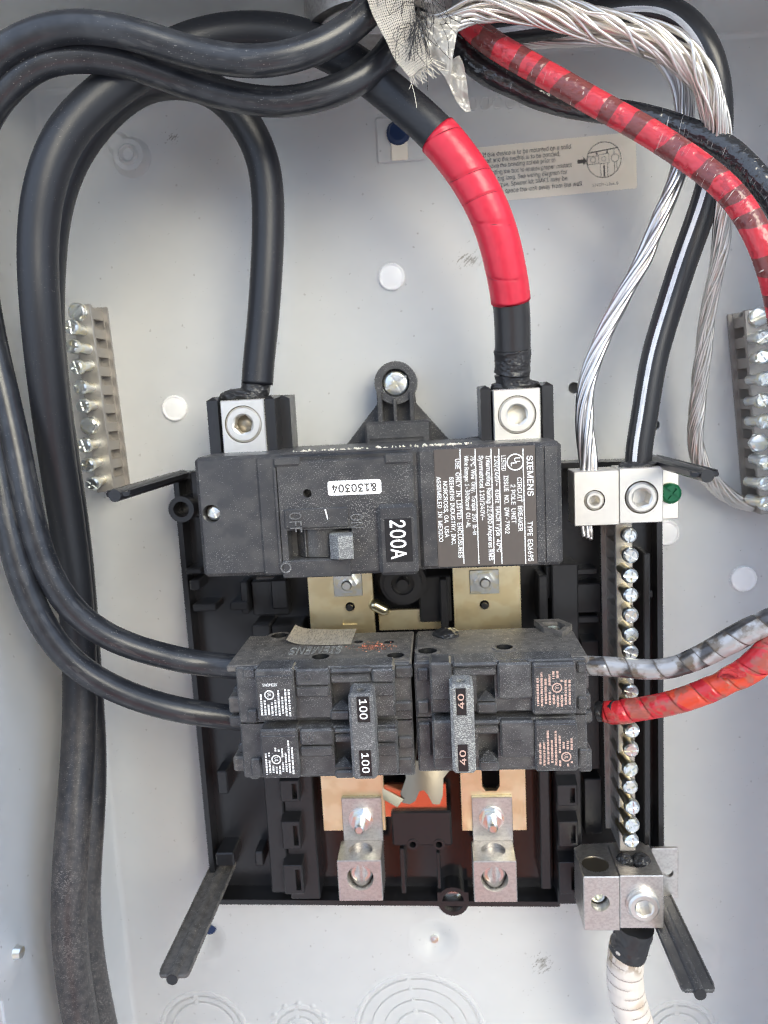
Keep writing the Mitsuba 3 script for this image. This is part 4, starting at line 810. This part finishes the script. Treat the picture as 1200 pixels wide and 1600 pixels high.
A = [(-3.05,193.6,70.0),(-11.02,178.93,84.0),(-19.95,165.71,92.0),(-30.85,154.85,98.0),(-44.29,147.21,102.0),(-62.94,142.93,105.0),(-81.54,144.44,106.0),(-99.55,148.97,108.0),(-119.19,154.68,112.0),(-139.59,157.84,114.0),(-155.57,155.99,115.0),(-172.79,149.25,115.0),(-188.84,135.67,112.0),(-199.69,109.44,108.0),(-205.55,75.93,104.0),(-206.4,42.88,102.0),(-204.83,8.38,102.0),(-201.17,-29.94,104.0),(-197.03,-62.89,106.0),(-190.15,-91.68,105.0),(-178.51,-115.39,101.0),(-160.67,-132.65,95.0),(-140.04,-145.75,86.0),(-119.83,-153.58,79.0),(-102.61,-157.32,76.0)]
run('breaker_cable', A, 6.3, (('jacket', 'cable_rubber', 0, 24, 0),)); say('breaker_cable', 'outer black cable at top left, ending in the lower terminal of the breaker marked 100', 'cable')
Bc = [(2.84,187.46,60.0),(-6.54,165.96,72.0),(-15.47,150.5,80.0),(-27.58,140.86,84.0),(-41.86,135.36,86.0),(-57.52,132.98,87.0),(-72.97,134.02,88.0),(-89.35,137.68,90.0),(-105.14,142.71,93.0),(-124.67,148.41,100.0),(-144.68,150.45,105.0),(-160.28,147.41,108.0),(-173.82,139.84,108.0),(-189.19,126.94,104.0),(-199.62,104.15,98.0),(-202.35,74.24,97.0),(-201.52,43.06,97.0),(-197.33,13.83,99.0),(-193.35,-12.74,101.0),(-189.97,-39.51,103.0),(-186.06,-63.92,103.0),(-178.29,-86.58,100.0),(-163.87,-105.62,93.0),(-141.57,-119.37,84.0),(-121.84,-127.4,76.0),(-99.52,-130.04,76.0)]
run('breaker_cable_001', Bc, 6.3, (('jacket', 'cable_rubber', 0, 25, 0),)); say('breaker_cable_001', 'inner black cable at top left, ending in the upper terminal of the breaker marked 100', 'cable')
D1 = [(-196.33,-357.43,92.0),(-197.94,-303.2,97.0),(-196.77,-261.34,99.0),(-194.7,-234.24,97.0),(-193.69,-204.52,88.0),(-193.77,-175.43,76.0),(-192.98,-143.45,68.0),(-191.65,-105.91,65.0),(-189.72,-64.32,68.0),(-186.2,-20.82,78.0),(-179.89,18.93,92.0),(-175.63,52.72,99.0),(-172.46,80.1,100.0),(-166.28,102.73,100.0),(-156.16,122.92,97.0),(-140.41,139.4,92.0),(-120.48,153.46,86.0),(-98.8,163.85,80.0),(-76.21,167.02,76.0),(-53.48,163.42,74.0),(-33.69,153.28,74.0),(-19.12,141.79,75.0),(-5.2,129.29,76.0),(8.07,115.49,77.0),(21.23,97.0,77.0),(30.68,77.55,74.0),(35.97,58.84,68.0),(38.57,44.78,62.0),(39.62,27.1,56.0),(39.69,14.25,52.0)]
run('service_cable', D1, 8.7, (('jacket', 'cable_dusty', 0, 23, 0), ('red_tape', 'tape_red', 22.85, 27, 0.75), ('end_jacket', 'tape_black', 26.95, 28.9, 0.05)), 32)
say('service_cable', 'thick black cable wrapped in red tape, ending in the right lug of the main breaker', 'cable'); say('service_cable__red_tape', 'bright red tape wound round the cable')
D2 = [(-194.4,-375.48,74.0),(-197.85,-319.69,78.0),(-198.31,-275.7,80.0),(-196.84,-247.09,78.0),(-194.9,-214.95,70.0),(-195.98,-184.13,58.0),(-197.81,-150.4,50.0),(-197.37,-114.37,48.0),(-195.62,-71.02,50.0),(-192.99,-28.79,58.0),(-190.6,10.67,66.0),(-186.55,47.55,72.0),(-180.96,76.82,75.0),(-176.25,100.64,72.0),(-167.96,121.52,68.0),(-155.06,140.48,62.0),(-137.28,154.2,58.0),(-119.66,158.06,55.0),(-101.37,153.47,52.0),(-87.75,139.67,50.0),(-79.8,119.75,48.0),(-79.5,94.33,46.0),(-82.52,66.46,46.0),(-86.36,41.24,46.0),(-89.79,22.02,46.0),(-91.19,12.28,46.0)]
run('service_cable_001', D2, 8.1, (('jacket', 'cable_dusty', 0, 25, 0),), 32)
say('service_cable_001', 'thick black cable looping behind the others into the left lug of the main breaker', 'cable')
def lump(parent, name, c, r, seed, mat='compound_black', amp=0.5):
    m = trimesh.creation.icosphere(subdivisions=4, radius=1.0)
    n = meshkit.fbm(m.vertices * 2.3 + 7, 4, seed) - 0.5
    m.vertices *= (1 + amp * n)[:, None] * V(r); m.apply_translation(c)
    return put(name, m, mat, True, parent=parent)
def stub(parent, name, p, q, r, mat, seed, amp=1.6, seg=30):
    c, u = curve([tuple(p) + (r,), tuple((V(p) + V(q)) / 2 + V([0.3, 0, 0])) + (r * .97,), tuple(q) + (r * .98,)], 0.5)
    m, uv = sweep(c[:, :3], c[:, 3], seg, u, lambda c_, ang, off: amp * (meshkit.fbm((c_[:, None] + off * 6) * 0.33, 4, seed) - 0.5))
    return put(name, m, mat, True, uv=uv, parent=parent)
stub('service_cable', 'torn_jacket', (39.6,22.53,55.0), (39.27,10.5,52.0), 9.0, 'compound_black', 3, 2.2)
stub('service_cable', 'sealed_end', (38.87,11.85,50.0), (41.28,-1.64,48.0), 8.6, 'compound_black', 9, 1.8)
stub('service_cable_001', 'sealed_end', (-91.68,13.31,45.0), (-95.31,-0.69,47.0), 7.4, 'compound_black', 5, 2.0)
lump('service_cable_001', 'sealing_compound', (-99.23,6.76,48.0), (11.0, 3.6, 9), 4)
lump('service_cable', 'sealing_compound', (41.44,4.45,48.0), (12.0, 3.4, 9), 6)

R1 = [(14.06,188.06,58.0),(17.1,177.76,62.0),(22.42,167.95,66.0),(32.19,157.11,70.0),(47.69,145.18,74.0),(62.51,134.66,77.0),(78.47,123.38,80.0),(93.93,112.2,84.0),(106.35,101.94,88.0),(117.84,90.31,94.0),(128.38,78.0,98.0),(135.89,65.23,100.0),(141.87,51.91,100.0),(148.67,34.19,96.0),(153.5,15.36,92.0)]
run('red_wire', R1, 5.6, (('striped_wrap', 'wire_red', 1.5, 14, 0),), 32); say('red_wire', 'red wire with dark red stripes crossing the upper right corner', 'wire')
K1 = [(11.83,173.7,50.0),(19.14,161.85,54.0),(28.8,151.21,57.0),(42.86,143.42,57.0),(55.61,137.5,56.0),(71.83,132.36,56.0),(89.26,128.2,57.0),(103.08,123.64,60.0),(114.91,117.57,64.0),(125.78,110.19,70.0),(135.8,101.71,75.0),(143.38,90.88,80.0),(150.52,79.73,83.0),(161.08,60.85,84.0)]
run('black_wire', K1, 5.6, (('glossy_wrap', 'wire_black_film', 0, 13, 0),), 40, 0.35, 0.8); say('black_wire', 'black wire in glossy wrap with fine pale threads, running just below the red striped wire', 'wire')
S1 = [(13.99,175.32,34.0),(35.53,174.52,40.0),(62.23,173.47,46.0),(83.41,173.25,52.0),(100.83,171.27,58.0),(114.49,165.65,62.0),(124.8,152.93,66.0),(131.38,136.9,66.0),(134.7,117.64,62.0),(134.02,98.44,58.0),(129.64,80.23,55.0),(122.96,60.45,53.0),(115.79,37.87,52.0),(108.76,13.7,52.0),(104.39,-11.13,52.0),(101.53,-29.46,52.0),(100.54,-43.93,52.0)]
run('striped_cable', S1, 6.5, (('jacket', 'wire_striped', 0, 16, 0),), 40); say('striped_cable', 'black cable with a single white stripe, entering the right hole of the upper neutral lug', 'cable')
lump('striped_cable', 'sealing_compound', (100.3,-38.01,53.0), (9.5, 3.0, 7.5), 12)
G1 = [(68.51,-134.32,74.0,4.76),(82.55,-133.92,78.0,4.85),(96.81,-134.16,82.0,4.94),(110.34,-130.81,87.0,5.01),(123.66,-122.91,91.0,5.52),(134.02,-115.46,94.0,5.89),(146.46,-107.36,98.0,5.79),(164.85,-99.37,100.0,5.72)]
k = cable('grey_wire__tape_wrap', [p[:3] + (p[3],) for p in G1], 'tape_grey', None, 40, 0.8, 1.0, 3)
fl0 = (120.1,-117.74,97.0); 
say('grey_wire', 'grey taped wire from the right edge into the upper terminal of the breaker marked 40', 'wire')
O1 = [(78.26,-158.53,74.0,5.11),(82.83,-158.13,76.0,5.71),(94.24,-155.05,80.0,5.79),(107.73,-149.63,86.0,5.67),(120.92,-142.53,91.0,5.72),(131.05,-135.31,95.0,5.92),(138.8,-129.85,97.0,6.46),(147.0,-119.94,100.0,6.37),(164.02,-103.2,102.0,6.26)]
cable('red_wire_001__tape_wrap', O1, 'tape_old_red', None, 40, 0.8, 1.6, 8)
stub('red_wire_001', 'burnt_end', (75.53,-159.32,72.0), (83.23,-156.72,77.0), 4.9, 'compound_black', 21, 1.6)
q = (131.23,-130.86,102.0); lump('red_wire_001', 'tape_knot', (131.41,-130.39,100.0), (6.5, 2.2, 3.0), 14, 'tape_old_red', 1.0)
t_ = curve([(130.85,-130.48,103.0) + (1.0,), (125.77,-127.44,106.0) + (0.9,), (122.63,-127.58,107.0) + (0.7,), (121.89,-129.73,106.0) + (0.5,)], 0.5)[0]
put('tape_tail', sweep(t_[:, :3], t_[:, 3], 10)[0], 'tape_old_red', True, parent='red_wire_001')
say('red_wire_001', 'dirty red taped wire at the right edge with a burnt black end', 'wire')
W1 = [(97.69,-291.49,52.0,9.86),(95.35,-304.66,50.0,10.13),(93.78,-317.24,49.0,10.02),(94.29,-333.98,48.0,10.1),(98.71,-353.79,47.0,10.18),(106.77,-384.61,46.0,10.29)]
cable('white_cable__tape_wrap', W1[1:], 'tape_white', None, 36, 0.6, 0.5, 17)
stub('white_cable', 'black_end', (98.38,-291.11,52.0), (94.63,-309.36,50.0), 10.4, 'compound_black', 31, 1.6)
lump('white_cable', 'bare_end', (93.06,-253.34,52.0), (4.4, 4, 4.6), 41); lump('white_cable', 'bare_end', (101.92,-253.8,52.0), (5.0, 4, 5), 43)
say('white_cable', 'cable in dirty white tape running down from the bottom lug', 'cable')

# bare stranded wires
N1 = [(-1.28,163.56,80.0,4.02),(7.53,159.78,84.0,3.97),(15.82,161.05,86.0,4.16),(24.97,164.38,86.0,5.08),(39.92,163.69,86.0,5.28),(56.08,160.88,86.0,5.51),(72.35,155.99,85.0,5.74),(90.01,150.98,84.0,5.97),(105.03,145.14,83.0,5.98),(115.57,137.57,82.0,5.57),(123.04,128.99,80.0,5.14),(128.36,117.43,76.0,4.96),(133.7,104.17,70.0,4.35),(137.38,85.24,62.0,3.74),(139.48,62.58,52.0,3.48),(138.94,42.94,42.0,3.47),(138.75,20.07,34.0,3.7),(138.68,-0.88,28.0,3.65),(138.15,-17.61,24.0,3.57),(139.24,-31.09,21.0,3.48),(144.06,-45.05,18.0,3.79),(153.74,-56.45,14.0,3.84),(164.94,-64.2,10.0,3.74),(174.36,-67.24,9.0,3.6)]
strands('bare_wire', N1, 22, 0.8, 115, 'strand_warm', 3, 0.55)
say('bare_wire', 'loose bare stranded wire arching over the upper right and down into the right ground bar', 'wire')
N2 = [(10.9,176.09,30.0,4.48),(42.2,173.12,34.0,4.41),(69.48,169.85,38.0,4.35),(92.96,166.86,42.0,4.29),(110.99,157.22,44.0,4.27),(121.75,143.1,46.0,4.26),(124.48,124.46,48.0,4.11),(121.29,103.28,50.0,3.97),(113.26,83.68,51.0,4.0),(103.91,63.3,52.0,4.03),(92.22,41.66,52.0,4.07),(81.32,20.39,53.0,4.1),(75.51,1.99,53.0,4.13),(74.61,-19.19,53.0,4.49),(76.54,-42.77,53.0,4.2)]
strands('bare_wire_001', N2, 7, 1.35, 120, 'strand_metal', 5, 0.35)
for k in range(3):
    p = (74.16,-69.4,52.0); x = p[0] - 1.5 + 2.0 * k
    q_ = curve([(x, p[1] + 3, 52 + k % 2, 1.2), (x + .4, p[1] - 1.5, 52.5 + k % 2, 1.2), (x + 1.0 - k * .6, p[1] - 4 - k * .6, 53 + k, 1.1)], 0.6)[0]
    put('strand_end', sweep(q_[:, :3], q_[:, 3], 10)[0], 'strand_metal', True, parent='bare_wire_001')
say('bare_wire_001', 'shiny bare aluminium wire twisted into the left hole of the upper neutral lug', 'wire')

# ---------------------------------------------------------------- torn wrappings at the top
def sheet(key, left, right, n, m_, mat, th, crumple, seed, uvs=None, parent=None):
    """A thin crumpled sheet between two edge lines."""
    L_, R_ = curve(left, 0.5)[0], curve(right, 0.5)[0]
    def samp(c, t): k = np.linspace(0, 1, len(c)); return np.stack([np.interp(t, k, c[:, j]) for j in range(3)], 1)
    t = np.linspace(0, 1, n + 1); l, r = samp(L_, t), samp(R_, t); a = np.linspace(0, 1, m_ + 1)
    P = l[:, None] * (1 - a)[None, :, None] + r[:, None] * a[None, :, None]
    P[..., 2] += crumple * (meshkit.fbm(P * V([0.22, 0.22, 0.1]), 3, seed) - 0.5) * 2
    v = P.reshape(-1, 3); N_ = len(v); ix = np.arange(N_).reshape(n + 1, m_ + 1)
    f = np.stack([ix[:-1, :-1], ix[1:, :-1], ix[1:, 1:], ix[:-1, 1:]], -1).reshape(-1, 4)
    e = list(ix[:, 0]) + list(ix[-1, 1:]) + list(ix[:-1, -1][::-1]) + list(ix[0, 1:-1][::-1])
    s = V([[e[i], e[i] + N_, e[(i + 1) % len(e)] + N_, e[(i + 1) % len(e)]] for i in range(len(e))]).astype(int)
    uv = np.stack(np.broadcast_arrays((a * (uvs[0] if uvs else 1))[None], (t * (uvs[1] if uvs else 1))[:, None]), -1).reshape(-1, 2)
    mesh = (np.vstack([v, v - [0, 0, th]]), np.vstack([f, f[:, ::-1] + N_, s[:, ::-1]]))
    return put(key, mesh, mat, True, uv=np.vstack([uv, uv]), parent=parent)
sheet('cloth_strip', [(-24.14,181.96,96.0),(-20.82,164.06,102.0),(-15.5,150.08,105.0),(-10.25,139.79,104.0),(-4.82,133.11,101.0)], [(-0.72,182.06,92.0),(-1.84,165.65,98.0),(-0.67,154.35,101.0),(2.15,146.43,100.0),(5.66,141.17,97.0)], 60, 24, 'woven_cloth', 0.35, 3.0, 3, (21, 48))
rg = np.random.default_rng(12); fr = []
for k in range(26):
    a = k / 25; p = V((-4.82,133.11,101.0)) * (1 - a) + V((5.66,141.17,97.0)) * a
    q_ = p + V([rg.normal(2.5, 2.0), -rg.uniform(1, 8) * (1.6 if a < .15 else .6), rg.normal(0, 1.2)])
    fr.append(sweep(curve([tuple(p) + (.16,), tuple((p + q_) / 2 + rg.normal(0, .4, 3)) + (.14,), tuple(q_) + (.08,)], 0.8)[0][:, :3], 0.13, 5)[0])
put('frayed_edge', cat(*fr), 'paper_cream', True, parent='cloth_strip'); say('cloth_strip__frayed_edge', 'loose threads', kind='stuff') 
say('cloth_strip', 'strip of pale woven cloth hanging at the top with a frayed end', 'cloth')
sheet('torn_film', [(0.17,156.87,98.0),(1.8,151.29,98.0),(5.15,141.87,96.0),(11.62,133.04,92.0)], [(18.11,158.32,96.0),(16.27,152.57,97.0),(13.82,142.62,95.0),(12.16,132.75,92.0)], 30, 16, 'clear_film', 0.15, 5.0, 7)
say('torn_film', 'shiny grey torn film ending in a point beside the woven cloth', 'film')
sheet('torn_film_001', [(11.75,146.29,82.0),(12.29,137.28,80.0),(15.22,130.86,78.0),(19.37,126.34,77.0)], [(17.12,147.7,82.0),(19.51,142.03,80.0),(20.44,133.96,78.0),(21.67,126.98,77.0)], 26, 12, 'clear_film', 0.15, 4.0, 9)
say('torn_film_001', 'thin grey tatter of film hanging over the pressed number', 'film')
ms = []; rg = np.random.default_rng(5)
for k in range(60):
    b = V((-0.84,161.01,104.0)) + V([rg.normal(2, 5.5), rg.normal(-2, 5), rg.normal(0, 1.5)])
    d_ = V([rg.normal(0.5, 5.0), -abs(rg.normal(9, 6)), rg.normal(2, 2)])
    ms.append(sweep(curve([tuple(b) + (.2,), tuple(b + d_ * .5 + rg.normal(0, 1.2, 3)) + (.2,), tuple(b + d_ + rg.normal(0, 1.5, 3)) + (.1,)], 1.0)[0][:, :3], 0.12, 5)[0])
for k in range(14):
    b = V((-0.66,152.11,106.0)) + rg.normal(0, 1.2, 3); d_ = V([rg.normal(0, 5), -rg.uniform(8, 17), rg.normal(0, 1)])
    ms.append(sweep(curve([tuple(b) + (.2,), tuple(b + d_ * .5 + rg.normal(0, 1.0, 3)) + (.2,), tuple(b + d_) + (.1,)], 1.0)[0][:, :3], 0.15, 5)[0])
put('frayed_fibres', cat(*ms), 'thread_black', True); say('frayed_fibres', 'tuft of black frayed fibres on the pale cloth', 'fibres', kind='stuff')
# conduit hub in the top wall
q = (-18.49,186.49,60.0)
put('conduit_hub', cat(ring(0, 0, -6, 14, 34, 29, 48)).apply_transform(trimesh.transformations.rotation_matrix(-math.pi / 2, [1, 0, 0])), 'aluminium_worn', 40, loc=(q[0], YT - 7, 62))
say('conduit_hub', 'grey round conduit hub in the top of the box that the cables come from', 'conduit hub')

# ---------------------------------------------------------------- the photographer, whose orange trousers the copper mirrors
def limb(*js):
    """Tapered limb through joints (x, y, z, radius)."""
    out = Manifold()
    sp = [Manifold.sphere(j[3], 14).translate(list(j[:3])) for j in js]
    for a, b in zip(sp[:-1], sp[1:]): out = out + Manifold.batch_hull([a, b])
    return out
def soft(m, l, it=8):
    t = tri(m.refine_to_length(l)); t.merge_vertices(); trimesh.smoothing.filter_taubin(t, iterations=it); return t
PX, PZ = -35.0, 830.0
def at_p(x, y, z): return (PX + x, y, PZ + z)
hands = ((-44, -58, 462), (44, -62, 462))
body = limb(at_p(0, 95, 10) + (62,), at_p(0, 30, 22) + (56,)) + limb(at_p(0, 200, -4) + (84,), at_p(0, 170, -10) + (82,), at_p(0, 118, -34) + (52,)) + limb(at_p(0, 205, 18) + (80,), at_p(0, 160, 12) + (80,))
P = 'person'
head = limb(at_p(0, 60, 30) + (58,), at_p(0, 130, 12) + (58,)) + limb(at_p(0, 235, 12) + (82,), at_p(0, 215, -6) + (78,), at_p(0, 165, -28) + (56,), at_p(0, 140, -40) + (38,)) + limb(at_p(0, 205, -84) + (10,), at_p(0, 182, -98) + (15,))
for s in (-1, 1): head = head + limb(at_p(s * 80, 195, 14) + (12,), at_p(s * 82, 220, 20) + (17,))
skin = head
for s, h in zip((-1, 1), hands):
    el = at_p(s * 235, -235, -120)
    skin = skin + limb(tuple(el) + (42,), (h[0] * 1.25, h[1] - 25, h[2] + 50, 27), (h[0], h[1], h[2] + 12, 24))
    for k in range(4):
        b = (h[0] + s * 6, h[1] + 34 - 19 * k, h[2] + 2)
        skin = skin + limb(b + (9.5,), (b[0] + s * 2, b[1] + 4, b[2] - 10, 9), (b[0] - s * 8, b[1] + 4, b[2] - 13 + 2, 8))
    skin = skin + limb((h[0], h[1] + 10, h[2] + 16, 11), (h[0] - s * 14, h[1] + 30, h[2] + 22, 9.5), (h[0] - s * 22, h[1] + 40, h[2] + 14, 8.5))
legs = Manifold(); shoes = Manifold()
for s in (-1, 1):
    legs = legs + limb(at_p(s * 80, -430, 0) + (105,), at_p(s * 95, -640, -6) + (92,), at_p(s * 100, -880, -8) + (72,), at_p(s * 105, -1250, 10) + (58,))
    shoes = shoes + limb(at_p(s * 105, -1300, 30) + (44,), at_p(s * 108, -1305, -60) + (38,), at_p(s * 112, -1312, -130) + (32,))
legs = legs + limb(at_p(-50, -400, 0) + (112,), at_p(50, -400, 0) + (112,))
shirt = limb(at_p(-60, -380, 0) + (112,), at_p(-95, -60, 8) + (112,), at_p(-60, 20, 20) + (80,), at_p(60, 20, 20) + (80,), at_p(95, -60, 8) + (112,), at_p(60, -380, 0) + (112,), at_p(-60, -380, 0) + (112,)) + limb(at_p(-60, -250, 0) + (118,), at_p(60, -250, 0) + (118,)) + limb(at_p(-50, -120, 6) + (122,), at_p(50, -120, 6) + (122,))
for s in (-1, 1): shirt = shirt + limb(at_p(s * 170, -5, 15) + (62,), at_p(s * 235, -235, -120) + (50,), at_p(s * 205, -215, -165) + (47,))
scene['skin'] = pr((0.50, 0.32, 0.24), 0.5)
scene['orange_cloth'] = pr((0.80, 0.17, 0.06), 0.8)
scene['grey_cloth'] = pr((0.60, 0.56, 0.50), 0.85)
scene['hair'] = pr((0.04, 0.03, 0.025), 0.5)
put('body', soft(skin, 9, 4), 'skin', True, parent=P)
hair = (limb(at_p(0, 245, 18) + (86,), at_p(0, 215, 30) + (84,)) - Manifold.cube([300, 130, 200]).translate([PX - 150, 110, PZ - 255]))
put('hair', soft(hair, 14), 'hair', True, parent=P)
put('shirt', soft(shirt, 24), 'grey_cloth', True, parent=P)
put('trousers', soft(legs, 24), 'orange_cloth', True, parent=P)
put('shoe', soft(shoes, 18), 'hair', True, parent=P)
for s in (-1, 1): put('eye', trimesh.creation.icosphere(subdivisions=2, radius=11).apply_translation(at_p(s * 32, 206, -76)), 'paper_white', True, parent=P)
say(P, 'person in pale grey shirt and orange trousers holding up a phone', 'person')
ph = box(-36, 36, -38, 112, -11, -3, 3.5)
pm = tri(ph); pm.vertices = V([0, 0, 445]) + pm.vertices @ np.array([[CAM[0][0], -CAM[0][1], -CAM[0][2]], [CAM[1][0], -CAM[1][1], -CAM[1][2]], [CAM[2][0], -CAM[2][1], -CAM[2][2]]])
pm.fix_normals()
put('phone', pm, 'label_black', 20); say('phone', 'black phone held up by the person', 'phone')
